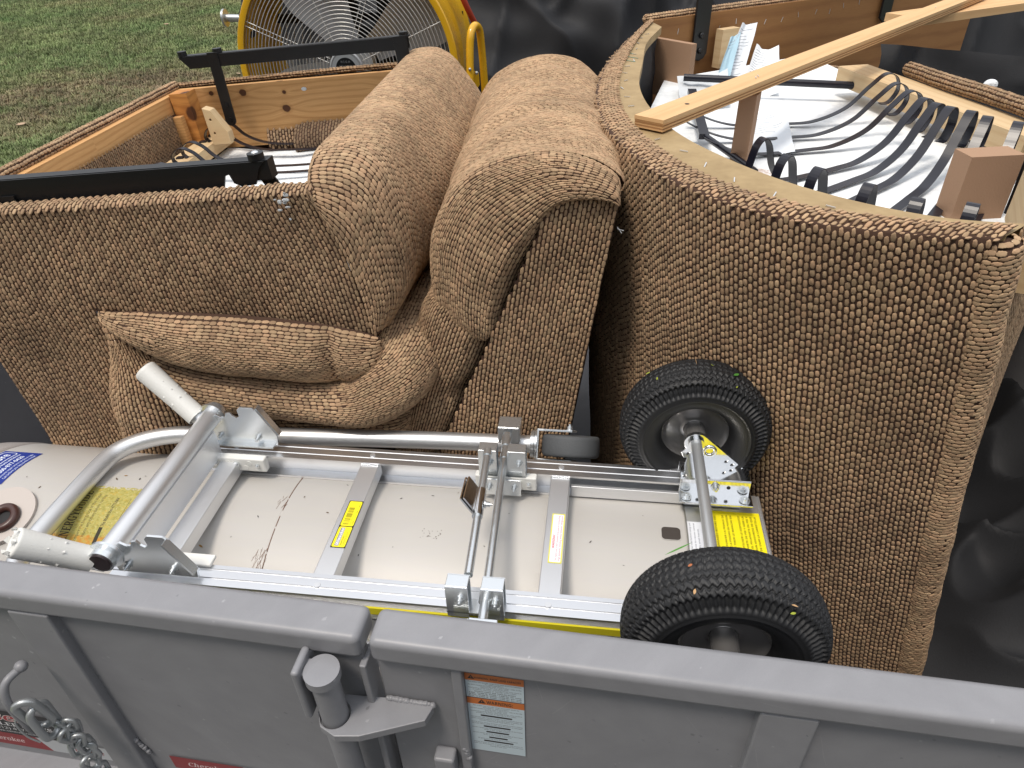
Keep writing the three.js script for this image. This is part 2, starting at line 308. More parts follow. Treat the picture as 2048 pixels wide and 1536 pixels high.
  I.userData = { kind: 'stuff', label: 'short lawn grass in green and brown patches', category: 'grass' }; scene.add(I);
  const leaf = new THREE.Shape(); leaf.moveTo(-0.05, 0); leaf.quadraticCurveTo(0, 0.05, 0.06, 0); leaf.quadraticCurveTo(0, -0.045, -0.05, 0);
  const lg = new THREE.ExtrudeGeometry(leaf, { depth: 0.002, bevelEnabled: false }).rotateX(-Math.PI / 2 + 0.25), ml = std({ color: lin(0.42, 0.30, 0.20), roughness: 0.9 });
  for (const [x, z, r] of [[-5.3, -8.0, 1], [-4.1, -8.8, 2], [-6.4, -15.0, 0.3], [-3.6, -10.3, 2.2], [-4.5, -6.9, 0.6], [-3.7, -9.3, 1.4]]) {
    const m = mesh(numbered('fallen_leaf'), lg, ml, scene, { label: 'pale brown fallen leaf lying in the grass', category: 'leaf', group: 'fallen leaves on the lawn' }); m.position.set(x, 0.045, z); m.rotation.y = r;
  }
}
// unseen hedge added behind the camera to darken every face looking that way
{
  const h = thing('added_hedge', 'added unseen dark hedge blocking sky light from the trailer gates', 'hedge', [0, 0, 3.6]);
  mesh('core', (() => { const g = new THREE.BoxGeometry(14, 4.4, 0.9, 60, 22, 4).translate(0, 2.3, 0.5), p = g.attributes.position; for (let k = 0; k < p.count; k++) { const x = p.getX(k), y = p.getY(k), z = p.getZ(k), n = 0.35 * fbm(x * 0.8, y * 0.8, z, 3); p.setXYZ(k, x + n, y + (y > 4 ? n * 1.6 : 0), z + n); } g.computeVertexNormals(); return g; })(), std({ color: lin(0.012, 0.02, 0.008), roughness: 1 }), h);
  for (let k = 0; k < 7; k++) mesh('trunk', rod([-6 + k * 2, 0, 0.5], [-6 + k * 2, 1.2, 0.5], 0.09, 10, 0.07), std({ color: lin(0.08, 0.055, 0.04), roughness: 1 }), h);
  const g = new THREE.ConeGeometry(0.05, 0.22, 5).rotateX(1.9), I = new THREE.InstancedMesh(g, std({ color: 0xffffff, roughness: 0.9 }), 9000), M = new THREE.Matrix4(), Q = new THREE.Quaternion(), c = new THREE.Color();
  for (let k = 0; k < 9000; k++) { const x = rr(-7, 7), y = rr(0.2, 4.6), z = -0.02 + 0.35 * fbm(x * 0.8, y * 0.8, 0.05, 3) + rr(-0.05, 0.15); Q.setFromEuler(new THREE.Euler(rr(-0.8, 0.8), rr(-0.9, 0.9), rr(-0.6, 0.6))); M.compose(V(x, y, z), Q, V(1, 1, 1).multiplyScalar(rr(0.6, 1.6))); I.setMatrixAt(k, M); const q = rr(0.7, 1.3); I.setColorAt(k, c.setRGB(0.03 * q, 0.05 * q, 0.018 * q)); }
  I.name = 'foliage'; I.userData.kind = 'stuff'; I.castShadow = I.receiveShadow = true; h.add(I);
}
// ---------------------------------------------------------------- dump trailer
const trailer = thing('dump_trailer', 'grey steel dump trailer with two rear barn gates, loaded with furniture', 'trailer', [-0.163, 0, -0.474], 10.2 * -RAD);
{
  const T = trailer, W = 1.18, top = 1.40, floor = 0.735, back = -3.6;
  const WL = 1.30;
  mesh('bed_floor', box(2 * W + 0.3, 0.05, 3.64, -0.05, floor - 0.025, back / 2 - 0.03), mGrey, T);
  for (const s of [-1, 1]) {
    mesh('side_wall', box(0.008, top - floor - 0.05, 3.58, (s < 0 ? -WL - 0.004 : W + 0.004), (top + floor) / 2 - 0.02, back / 2 - 0.03), mGrey, T);
    mesh('side_rail', box(0.06, 0.05, 3.6, (s < 0 ? -WL - 0.02 : W + 0.02), top - 0.025, back / 2 - 0.03, 0.008), mGrey, T);
    for (let k = 0; k < 5; k++) mesh('side_stake', box(0.04, 0.55, 0.06, (s < 0 ? -WL - 0.031 : W + 0.031), 1.06, -0.4 - k * 0.75, 0.005), mGrey, T);
    mesh('corner_post', box(0.06, top - floor + 0.2, 0.05, (s < 0 ? -WL - 0.036 : W + 0.036), (top + floor) / 2 - 0.1, 0.0, 0.006), mGrey, T);
  }
  mesh('front_wall', box(2 * W + 0.12, 0.9, 0.01, -0.06, 1.16, back), mGrey, T);
  mesh('bumper', box(2 * W + 0.12, 0.1, 0.08, 0, floor - 0.09, 0.02, 0.01), mGrey, T);
  for (const s of [-1, 1]) { const w = part('wheel', T, [s * 1.05, 0.36, -2.0]); mesh('tyre', new THREE.TorusGeometry(0.27, 0.1, 16, 40).rotateY(Math.PI / 2), mRubber, w); mesh('rim', new THREE.CylinderGeometry(0.2, 0.2, 0.12, 32).rotateZ(Math.PI / 2), mRim, w); }
  // left gate
  const L = part('gate', T, [0, top, 0]); let len = WL - 0.006;
  mesh('top_rail', box(len, 0.037, 0.048, -0.006 - len / 2, -0.0185, 0.001, 0.009), mGrey, L);
  mesh('sheet', box(len - 0.06, 0.62, 0.008, -0.03 - len / 2, -0.35, 0.008), mGrey, L);
  mesh('stile', box(0.055, 0.62, 0.016, -0.4215, -0.347, 0.0155, 0.003), mGrey, L);
  mesh('stile', box(0.078, 0.62, 0.016, -0.0465, -0.347, 0.0085, 0.003), mGrey, L);
  mesh('edge_flange', box(0.008, 0.6, 0.030, -0.0065, -0.345, 0.012, 0.002), mGrey, L);
  mesh('bottom_rail', box(len, 0.05, 0.075, -0.006 - len / 2, -0.462, 0.022, 0.009), mGrey, L);
  // lower rail that the tape sits on, welds
  const weld = (x, y, z, n, dx, dy) => { const g = []; for (let i = 0; i < n * 3; i++) g.push(new THREE.SphereGeometry(rr(0.0026, 0.0042), 7, 5).translate(x + dx * i / 3 + rr(-0.0008, 0.0008), y + dy * i / 3 + rr(-0.0012, 0.0012), z - 0.0012)); return g; };
  mesh('weld_bead', [...weld(-0.085, -0.039, 0.017, 10, 0.005, 0), ...weld(-0.395, -0.33, 0.016, 6, 0.002, -0.006)], mGrey, L);
  // pin latch: pin with welded tab
  const cx = -0.043, cz = 0.046, pin = part('latch_pin', L);
  mesh('shaft', rod([cx, -0.56, cz], [cx, -0.045, cz], 0.0155, 28), mGrey, pin);
  mesh('cap', new THREE.CylinderGeometry(0.0195, 0.0195, 0.012, 32).translate(cx, -0.036, cz), mGrey, pin);
  mesh('tab', [box(0.009, 0.088, 0.036, -0.068, -0.066, 0.042, 0.004), box(0.016, 0.012, 0.022, -0.060, -0.038, 0.043, 0.003), box(0.009, 0.03, 0.012, -0.068, -0.045, 0.026, 0.003)], mGrey, pin);
  // right gate
  const Rr = part('gate', T, [0, top, 0]); len = W - 0.006;
  mesh('top_rail', box(len, 0.037, 0.048, 0.005 + len / 2, -0.0165, 0.003, 0.009), mGrey, Rr);
  mesh('sheet', box(len - 0.06, 0.62, 0.008, 0.03 + len / 2, -0.35, 0.008), mGrey, Rr);
  mesh('stile', box(0.085, 0.62, 0.012, 0.049, -0.347, 0.0085, 0.002), mGrey, Rr);
  mesh('stile', box(0.012, 0.62, 0.012, 0.0985, -0.347, 0.0165, 0.002), mGrey, Rr);
  mesh('stile', box(0.058, 0.62, 0.016, 0.4435, -0.347, 0.0155, 0.003), mGrey, Rr);
  mesh('bottom_rail', box(len, 0.05, 0.06, 0.005 + len / 2, -0.675, 0.004, 0.009), mGrey, Rr);
  const lug = plate([[-0.063, 0.046], [-0.058, 0.030], [-0.043, 0.022], [0.008, 0.019], [0.062, 0.017], [0.065, 0.022], [0.06, 0.038], [-0.008, 0.066], [-0.035, 0.070], [-0.054, 0.062]], 0.010, 0.001, [[cx, cz, 0.0185]]).rotateX(Math.PI / 2).translate(0, -0.118, 0);
  mesh('latch_lug', lug, mGrey, Rr);
  mesh('weld_bead', [...weld(0.012, -0.116, 0.020, 12, 0.0046, -0.0002), ...weld(0.098, -0.20, 0.022, 5, 0.001, -0.006)], mGrey, Rr);
  mesh('stop_block', box(0.026, 0.05, 0.02, 0.073, -0.238, 0.0245, 0.004), mGrey, Rr);
  // stickers
  const warn = canvasTex(512, 1240, (x, w, h) => {
    x.fillStyle = '#c3d2da'; x.fillRect(0, 0, w, h); x.fillStyle = '#c9702f'; x.fillRect(0, 0, w, 100); x.fillRect(0, 360, w, 96); x.fillStyle = '#4c4d52'; x.fillRect(0, 350, w, 12);
    const tri = (X, Y, s) => { x.fillStyle = '#17100c'; x.beginPath(); x.moveTo(X, Y + s); x.lineTo(X + s * 0.58, Y); x.lineTo(X + s * 1.16, Y + s); x.fill(); x.fillStyle = '#c9702f'; x.fillRect(X + s * 0.53, Y + s * 0.35, s * 0.1, s * 0.4); };
    tri(22, 22, 56); tri(96, 374, 62); x.fillStyle = '#17100c'; x.textBaseline = 'middle'; x.textAlign = 'left';
    x.font = 'bold 39px sans-serif'; x.fillText('WARNING: RAMP LOAD CAPACITY', 80, 54, 408); x.font = 'bold 66px sans-serif'; x.fillText('WARNING:', 174, 412, 240);
    x.fillStyle = '#2a2c33'; x.textAlign = 'center'; const lines = (a, y, dy, f) => { x.font = f; a.forEach((s, i) => x.fillText(s, w / 2, y + dy * i, 470)); };
    lines(['This trailer has specific cargo limits that MUST be followed', 'for safe operation.', 'Do NOT exceed the cargo limit of this trailer - refer to the', 'VIN plate for the cargo limit.', 'Overloading of the trailer, including ramps, may result in', 'accidents, injuries, or damage to the trailer.'], 118, 22, '20px sans-serif');
    lines(['WEIGHT LIMIT PER TRAILER RAMPS', '3,000 - 10,000 lb. GVWR = 3,000 lbs. per ramp', '14,000 - 20,000 lb. GVWR = 4,000 lbs. per ramp', 'PLUS 15 GVWR lb. GVWR = 5,000 lbs. per ramp'], 258, 25, 'bold 22px sans-serif');
    lines(['This trailer has specific cargo limits that MUST be', 'followed for safe operation.', 'DO NOT exceed the cargo limit of this trailer - refer to the VIN', 'plate for the cargo limit.', 'Overloading of the trailer, including ramps, may result in', 'accidents, injuries, or damage to the trailer.'], 478, 23, '19px sans-serif');
    const bar = (X, Y, W2) => { x.fillStyle = '#1d1718'; x.beginPath(); x.roundRect(X, Y, W2, 24, 12); x.fill(); x.fillStyle = '#2a2c33'; };
    bar(110, 618, 290); lines(['Operate with care. This dump trailer has been fully checked and', 'tested, including hydraulics, to give a guarantee of quality. For', 'vehicle safety please read before use.'], 664, 24, '19px sans-serif');
    lines(['Use tie downs. Proper tie down and rigging prevents shifting', 'the load. Failure to do so may result in injuries or damages.'], 748, 24, '19px sans-serif');
    bar(130, 794, 252); lines(['Ensure ramps are fully secured to the side of the trailer', 'when in the upright position.'], 838, 23, '19px sans-serif'); bar(150, 884, 216); lines(['Ensure ramps are fully secured to the side of the trailer', 'prior to any vehicle movement.'], 928, 23, '19px sans-serif');
    bar(172, 976, 178); lines(['All gates must be fully secured before travel.'], 1020, 23, '19px sans-serif'); bar(120, 1044, 282); lines(['Always inspect latches, pins and chains, and inspect to', 'make sure all hardware is in good order before any and every', 'towing of this unit.'], 1090, 26, '19px sans-serif');
  });
  label('warning_sticker', warn, [0.138, -0.133, 0.0135], [1, 0, 0], [0, 1, 0], 0.066, 0.163, Rr);
  const tape = (flip) => canvasTex(1024, 128, (x, w, h) => {
    x.fillStyle = '#b9bcc0'; x.fillRect(0, 0, w, h); x.fillStyle = '#8c1d22'; x.beginPath(); x.moveTo(0, 0); x.lineTo(w * 0.48, 0); x.lineTo(w * 0.55, h); x.lineTo(0, h); x.fill();
    x.textBaseline = 'middle'; x.font = 'bold italic 58px serif'; x.fillStyle = '#d9c3c3'; x.fillText('Cherokee', flip ? 90 : 100, 66); x.fillStyle = '#8c1d22'; x.fillText('Cherokee', 690, 66);
  });
  label('reflective_tape', tape(0), [-0.235, -0.385, 0.0135], [1, 0, 0], [0, 1, 0], 0.24, 0.034, L);
  label('reflective_tape', tape(1), [-0.575, -0.398, 0.0135], [1, 0, 0], [0, 1, 0], 0.23, 0.036, L);
  const dealer = canvasTex(512, 256, (x, w, h) => {
    x.fillStyle = '#16151a'; x.fillRect(0, 0, w, h); x.textAlign = 'center'; x.textBaseline = 'middle'; x.font = 'bold italic 110px serif';
    x.lineWidth = 9; x.strokeStyle = '#d8c9c6'; x.strokeText('Ben', 250, 72); x.fillStyle = '#9c2028'; x.fillText('Ben', 250, 72); x.fillStyle = '#e4e4e6'; x.font = 'bold 50px serif'; x.fillText('TRAILER SALES', 256, 150, 470); x.font = '38px sans-serif'; x.fillText('(812) 477-0866', 266, 197, 400); x.font = '24px sans-serif'; x.fillText('www.bentrailersales.com', 266, 234, 440);
  });
  label('dealer_sticker', dealer, [-0.602, -0.345, 0.0137], [1, 0, 0], [0, 1, 0], 0.17, 0.066, L);
  // mill scale and scuffs in the paint
  mesh('chain_hook', [pipe([[-0.455, -0.125, 0.040], [-0.462, -0.128, 0.062], [-0.464, -0.15, 0.072], [-0.463, -0.20, 0.072], [-0.463, -0.225, 0.070]], 0.005, 30, 10), new THREE.SphereGeometry(0.008, 8, 6).translate(-0.455, -0.123, 0.042)], mGrey, L);
}
// chain hanging on the gate
{
  const c = thing('safety_chain', 'galvanised steel chain with a grab hook hanging on the grey gate post', 'chain', trailer.position.toArray(), 10.2 * -RAD);
  const link = (r, l, t) => { const p = []; for (let i = 0; i < 24; i++) { const a = i / 24 * 6.283; p.push([Math.cos(a) * r, Math.sin(a) * r + Math.sign(Math.sin(a)) * l, 0]); } return pipe(p, t, 48, 10, true); };
  const big = link(0.011, 0.020, 0.0048), small = link(0.0075, 0.008, 0.0032);
  const put = (g, n, x, y, z, rx, ry, rz) => { const m = mesh(n, g, mGalv, c); m.position.set(x, y + 1.40, z); m.rotation.set(rx, ry, rz); };
  put(big, 'hook', -0.446, -0.185, 0.067, 0.1, 0.5, 0.05);
  mesh('latch_wire', pipe([[-0.46, 1.222, 0.075], [-0.468, 1.205, 0.078], [-0.462, 1.18, 0.08], [-0.452, 1.165, 0.078]], 0.0013, 20, 6), mGalv, c);
  put(big, 'hook', -0.442, -0.205, 0.064, -0.2, 1.4, 0.2);
  let x = -0.440, y = -0.232; for (let k = 0; k < 11; k++) { put(small, 'link', x + rr(-0.004, 0.004) + (k % 3) * 0.006, y, 0.056 + rr(-0.004, 0.006), rr(-0.2, 0.2), k % 2 ? 1.3 : 0.15 + rr(-0.3, 0.3), rr(-0.4, 0.4)); y -= 0.0165; x += 0.001; }
  for (let k = 0; k < 5; k++) put(small, 'link', -0.427 + rr(-0.003, 0.003), -0.232 - k * 0.017, 0.052, rr(-0.3, 0.3), k % 2 ? 1.2 : 0.2, rr(-0.3, 0.3));
}
// ================================================================ water heater lying on its side
const HT = [0, 1.275, -0.7185], HTR = 8 * -RAD;
const tankR = 0.25, tankY = -0.287, tankZ = -0.055;
const onTank = (x, deg, r = tankR) => V(x, tankY + Math.cos(deg * RAD) * r, tankZ + Math.sin(deg * RAD) * r);
{
  const t = thing('water_heater', 'beige cylindrical water heater lying on its side under the hand truck', 'water heater', HT, HTR);
  const cyl = (x0, x1, r, seg = 96) => new THREE.CylinderGeometry(r, r, x1 - x0, seg, 1, true).rotateZ(-Math.PI / 2).translate((x0 + x1) / 2, tankY, tankZ);
  const prof = (pts) => new THREE.LatheGeometry(pts.map((p) => new THREE.Vector2(p[1], p[0])), 96).rotateZ(-Math.PI / 2).translate(0, tankY, tankZ);
  mesh('jacket', prof([[-0.975, 0.2485], [-0.970, tankR], [-0.3875, tankR], [-0.3865, tankR - 0.0012], [-0.3845, tankR - 0.0012], [-0.3835, tankR], [0.252, tankR], [0.258, 0.246], [0.258, 0.0]]), mTank, t);
  mesh('end_cap', prof([[-1.045, 0.0], [-1.042, 0.235], [-1.03, 0.249], [-0.982, 0.2515], [-0.978, 0.246]]), mTankEnd, t);
  // rusty scratches along the seam
  const sc = []; for (let i = 0; i < 34; i++) { const d = i < 9 ? rr(-3, 2) : rr(19, 28), x = -0.388 + rr(-0.012, 0.006), l = rr(1, 4), a = onTank(x, d, tankR + 0.0002), b = onTank(x + rr(-0.006, 0.002), d + l, tankR + 0.0002); sc.push(rod(a.toArray(), b.toArray(), rr(0.00008, 0.00028), 4)); }
  for (let i = 0; i < 70; i++) { const d = -30 + i * 0.9; if (N3.noise(d * 0.3, 1, 2) > -0.2) sc.push(rod(onTank(-0.385, d, tankR - 0.0004).toArray(), onTank(-0.385, d + 0.95, tankR - 0.0004).toArray(), 0.0005, 5)); }
  mesh('rust_scratches', sc, mRust, t, { kind: 'stuff' });
  // wrapped labels
  const wrap = (name, tex, x0, x1, d0, d1, r, edge) => {
    const nu = 40, nv = 40, pos = [], uv = [], idx = [];
    for (let j = 0; j <= nv; j++) for (let i = 0; i <= nu; i++) { const e = edge ? edge(i / nu, j / nv) : 0, p = onTank(lerp(x0, x1, i / nu), lerp(d0, d1, clamp(j / nv + e)), r); pos.push(p.x, p.y, p.z); uv.push(1 - j / nv, 1 - i / nu); }
    for (let j = 0; j < nv; j++) for (let i = 0; i < nu; i++) { const a = j * (nu + 1) + i, b = a + nu + 1; idx.push(a, b, a + 1, b, b + 1, a + 1); }
    const g = new THREE.BufferGeometry(); g.setAttribute('position', new THREE.Float32BufferAttribute(pos, 3)); g.setAttribute('uv', new THREE.Float32BufferAttribute(uv, 2)); g.setIndex(idx); g.computeVertexNormals();
    return mesh(name, g, std({ map: tex, roughness: 0.7, side: THREE.DoubleSide }), t);
  };
  const yl = canvasTex(1024, 1024, (x, w, h) => {
    x.fillStyle = '#aca35a'; x.fillRect(0, 0, w, h);
    for (let i = 0; i < 2600; i++) { const q = rnd(); x.fillStyle = q < 0.3 ? 'rgba(150,140,60,0.35)' : q < 0.55 ? 'rgba(205,195,140,0.30)' : q < 0.8 ? 'rgba(120,118,40,0.30)' : 'rgba(200,150,40,0.25)'; x.beginPath(); x.ellipse(rnd() * w, rnd() * h, rr(3, 26), rr(2, 14), rnd() * 3, 0, 6.3); x.fill(); }
    for (let i = 0; i < 300; i++) { x.fillStyle = 'rgba(196,120,26,0.22)'; x.beginPath(); x.ellipse(rr(20, 170), rnd() * h, rr(8, 40), rr(6, 30), rnd() * 3, 0, 6.3); x.fill(); }
    x.fillStyle = '#2b2614'; x.textBaseline = 'middle'; x.font = 'bold 150px serif'; x.fillText('ENERGYGUIDE', 60, 150, 830);
    x.font = '48px sans-serif'; x.fillText('Compare the Energy Use of this Water', 60, 300, 800); x.fillText('Heater with Others Before You Buy.', 150, 372, 700);
    x.fillRect(60, 520, 250, 44); x.font = 'bold 56px sans-serif'; x.fillText('This Model Uses 4773 KWH', 320, 545, 480); x.fillRect(420, 700, 380, 4); x.fillRect(40, 800, 180, 4); x.fillRect(40, 400, 3, 400);
    for (let i = 0; i < 240; i++) { x.fillStyle = rnd() < 0.6 ? 'rgba(60,56,20,0.5)' : 'rgba(214,208,190,0.55)'; const X = rnd() < 0.5 ? w - rr(0, 110) ** 1 * rnd() : rnd() * w; x.beginPath(); x.ellipse(X, rnd() * h, rr(1, 9), rr(1, 5), rnd() * 3, 0, 6.3); x.fill(); }
    for (let i = 0; i < 60; i++) { x.fillStyle = 'rgba(190,184,172,0.9)'; x.beginPath(); x.ellipse(w - rr(0, 60), rnd() * h, rr(4, 26), rr(4, 18), rnd() * 3, 0, 6.3); x.fill(); }
  });
  wrap('energy_label', yl, -0.748, -0.600, -1.5, 25.5, tankR + 0.0006, (u, v) => (v < 0.5 ? 1 : -1) * (0.02 + 0.035 * fbm(u * 14, v < 0.5 ? 1 : 6, 2, 3)) * (Math.abs(v - 0.5) > 0.45 ? 1 : 0));
  const bl = canvasTex(1024, 640, (x, w, h) => {
    x.fillStyle = '#0b2a86'; x.fillRect(0, 0, w, h); x.strokeStyle = '#dfe6f2'; x.lineWidth = 14; x.beginPath(); x.roundRect(60, 40, 900, 230, 60); x.stroke(); x.fillStyle = '#dfe6f2'; x.textAlign = 'center'; x.textBaseline = 'middle';
    x.font = 'bold 170px sans-serif'; x.fillText('kenmore', w / 2, 150, 760); x.font = 'bold 60px sans-serif'; x.fillText('Water Heater Parts and Service', w / 2, 330, 800); x.font = 'bold 96px sans-serif'; x.fillText('1-800-877-6420', w / 2, 430, 800); x.font = '52px sans-serif'; x.fillText('For in home repair service call day or night', w / 2, 520, 880); x.fillText('Call before you dig up the receipt', w / 2, 590, 800);
  });
  wrap('service_label', bl, -0.968, -0.892, -21, 2, tankR + 0.0006);
  // element opening with its cover plate and fitting, smaller knock-out holes
  const disc = (x, d, r, h) => { const g = new THREE.CylinderGeometry(r, r, h, 40), n = onTank(x, d, 1).sub(onTank(x, d, 0)); g.applyQuaternion(new THREE.Quaternion().setFromUnitVectors(V(0, 1, 0), n.normalize())); const p = onTank(x, d, tankR); return g.translate(p.x, p.y, p.z); };
  mesh('cover_disc', disc(-0.845, 16, 0.052, 0.010), std({ color: lin(0.50, 0.45, 0.415), roughness: 0.42 }), t);
  const tor = new THREE.TorusGeometry(0.019, 0.007, 12, 32).rotateX(Math.PI / 2 + 0.3).translate(...onTank(-0.836, 17.5, tankR + 0.009).toArray());
  mesh('fitting', tor, std({ color: lin(0.06, 0.025, 0.02), roughness: 0.35 }), t);
  mesh('fitting_hole', disc(-0.836, 17.5, 0.017, 0.013), mDark, t);
  mesh('fitting_clip', box(0.012, 0.006, 0.03, 0, 0, 0, 0.002).translate(...onTank(-0.856, 17, tankR + 0.013).toArray()), std({ color: lin(0.35, 0.29, 0.1), roughness: 0.4, metalness: 0.6 }), t);
  for (const [x, d] of [[0.2314, 1.8], [0.2291, -20.6]]) {
    const h = part('knockout_hole', t), fr = (k, o) => { const a = [], r = 0.006; for (const [sx, sy, q] of [[1, 1, 0], [-1, 1, 1], [-1, -1, 2], [1, -1, 3]]) for (let m = 0; m <= 4; m++) { const an = (q + m / 4) * Math.PI / 2; a.push([sx * (k[0] - r) + Math.cos(an) * (r + o), sy * (k[1] - r) + Math.sin(an) * (r + o)]); } return a; };
    const dim = d > 0 ? [0.0145, 0.0125] : [0.0135, 0.008], place = (g) => { g.rotateX(-Math.PI / 2).rotateX(d * RAD); const p = onTank(x, d, tankR - 0.0004); return g.translate(p.x, p.y, p.z); };
    mesh('hole', place(plate(fr(dim, 0), 0.0008, 0)), std({ color: lin(0.05, 0.04, 0.034), roughness: 0.6 }), h);
    const rim = shapeOf(fr(dim, 0.0008)); rim.holes.push(new THREE.Path(fr(dim, -0.0002).map((q) => new THREE.Vector2(...q)).reverse())); mesh('hole_rim', place(new THREE.ExtrudeGeometry(rim, { depth: 0.0012, bevelEnabled: false })), mTank, h);
  }
  // smudge of grime
  const sg = []; for (let i = 0; i < 26; i++) { const p = onTank(-0.136 + rr(-0.016, 0.016), 9.6 + rr(-2, 2), tankR + 0.0001); sg.push(new THREE.SphereGeometry(rr(0.0004, 0.0012), 6, 4).scale(1, 0.25, 1).translate(p.x, p.y, p.z)); }
  mesh('grime_smudge', sg, std({ color: lin(0.22, 0.20, 0.18), roughness: 1 }), t, { kind: 'stuff' });
}
// bits of leaf litter on the heater and the tyres
{
  const s = new THREE.Shape(); s.moveTo(-0.5, 0); s.quadraticCurveTo(0, 0.42, 0.5, 0.05); s.quadraticCurveTo(0.05, -0.38, -0.5, 0);
  const g = new THREE.ExtrudeGeometry(s, { depth: 0.08, bevelEnabled: false, curveSegments: 5 }).rotateX(-Math.PI / 2);
  const mb = [std({ color: lin(0.10, 0.06, 0.03), roughness: 0.9 }), std({ color: lin(0.30, 0.17, 0.04), roughness: 0.9 }), std({ color: lin(0.03, 0.025, 0.02), roughness: 0.9 }), std({ color: lin(0.28, 0.30, 0.05), roughness: 0.8 })];
  const spots = [[-0.742, 2.6], [-0.70, -5.5], [-0.69, -8], [-0.514, 12], [-0.493, 21.3], [-0.509, 16.9], [-0.86, -3], [-0.82, 2], [-0.66, -6.5], [-0.655, -8.5], [-0.60, -10], [-0.45, 17], [-0.42, 8], [-0.36, -3], [-0.20, -6], [-0.15, -9], [-0.11, -12], [-0.05, 13], [0.11, 8], [0.19, -6], [-0.30, -12], [-0.24, 20], [-0.57, 26], [-0.02, -2], [0.16, 16], [-0.31, 4], [-0.19, 16]];
  const c = V(); spots.forEach(([x, d], i) => {
    const p = onTank(x, d, tankR + 0.0008), big = i < 6, q = big ? rr(0.006, 0.009) : rr(0.0025, 0.006);
    const m = mesh(numbered('leaf_fragment'), g, mb[big ? [0, 0, 1, 3, 1, 1][i] : (i % 3 === 0 ? 2 : i % 3 === 1 ? 0 : 2)], scene, { label: 'tiny dry leaf fragment lying on the beige water heater', category: 'leaf', group: 'leaf litter on the water heater' });
    m.scale.set(q, q * 0.3, q * rr(0.5, 1)); c.copy(p).applyAxisAngle(V(0, 1, 0), HTR); m.position.set(c.x + HT[0], c.y + HT[1], c.z + HT[2]); m.rotation.set(d * RAD, rr(0, 6), 0, 'XYZ');
  });
}
{
  const s = new THREE.Shape(); s.moveTo(-0.5, 0); s.quadraticCurveTo(0, 0.5, 0.5, 0.05); s.quadraticCurveTo(0.05, -0.4, -0.5, 0);
  const g = new THREE.ExtrudeGeometry(s, { depth: 0.1, bevelEnabled: false, curveSegments: 5 }).rotateX(-Math.PI / 2), c = V();
  const col = { rust: std({ color: lin(0.40, 0.14, 0.06), roughness: 0.9 }), tan: std({ color: lin(0.52, 0.32, 0.16), roughness: 0.9 }), lime: std({ color: lin(0.33, 0.38, 0.04), roughness: 0.8 }), green: std({ color: lin(0.07, 0.24, 0.03), roughness: 0.8 }) };
  const bit = (name, x, y, z, w, l, m, r, label, cat, group) => { c.set(x, y, z).applyAxisAngle(V(0, 1, 0), HTR); const q = mesh(numbered(name), g, col[m], scene, { label, category: cat, ...(group ? { group } : {}) }); q.position.set(c.x + HT[0], c.y + HT[1] + 0.0015, c.z + HT[2]); q.scale.set(l, w * 0.4, w); q.rotation.set(0.3, r, (x - 0.266) * -5, 'YXZ'); };
  bit('leaf_fragment', 0.216, 0.167, 0.189, 0.006, 0.006, 'rust', 0.4, 'rust red leaf crumb on the tread of the tyre touching the gate', 'leaf');
  bit('leaf_fragment', 0.219, 0.161, 0.219, 0.007, 0.007, 'tan', 1.2, 'square tan leaf crumb on the tyre shoulder beside the gate', 'leaf');
  bit('leaf_fragment', 0.321, 0.155, 0.221, 0.007, 0.009, 'tan', 2.2, 'orange tan leaf crumb above the yellow green one on the tyre', 'leaf');
  bit('leaf_fragment', 0.320, 0.149, 0.227, 0.006, 0.008, 'lime', 0.2, 'yellow green leaflet on the tyre shoulder beside the gate', 'leaf');
  bit('grass_blade', 0.205, 0.166, 0.166, 0.004, 0.034, 'green', 0.35, 'green grass blade stuck on the tyre tread beside the gate', 'grass blade');
  bit('leaf_fragment', 0.186, 0.147, -0.206, 0.004, 0.008, 'lime', 0.3, 'yellow green leaflet on the tyre leaning against the curved sofa', 'leaf', 'leaflets on the tyre by the sofa');
  bit('leaf_fragment', 0.198, 0.157, -0.178, 0.005, 0.006, 'lime', 1.3, 'yellow green leaflet on the tyre leaning against the curved sofa', 'leaf', 'leaflets on the tyre by the sofa');
  bit('leaf_fragment', 0.278, 0.179, -0.189, 0.003, 0.007, 'lime', 2.0, 'yellow green leaflet on the tyre leaning against the curved sofa', 'leaf', 'leaflets on the tyre by the sofa');
  bit('leaf_fragment', 0.313, 0.161, -0.160, 0.005, 0.008, 'lime', 0.9, 'yellow green leaflet on the tyre leaning against the curved sofa', 'leaf', 'leaflets on the tyre by the sofa');
  bit('clover_sprig', 0.314, 0.168, -0.182, 0.010, 0.013, 'green', 0.5, 'bright green clover sprig on the tyre leaning against the sofa', 'sprig');
  bit('grass_blade', 0.255, 0.178, -0.200, 0.0015, 0.020, 'tan', 1.5, 'pale dry grass stem lying across the tread beside the sofa', 'grass blade');
}
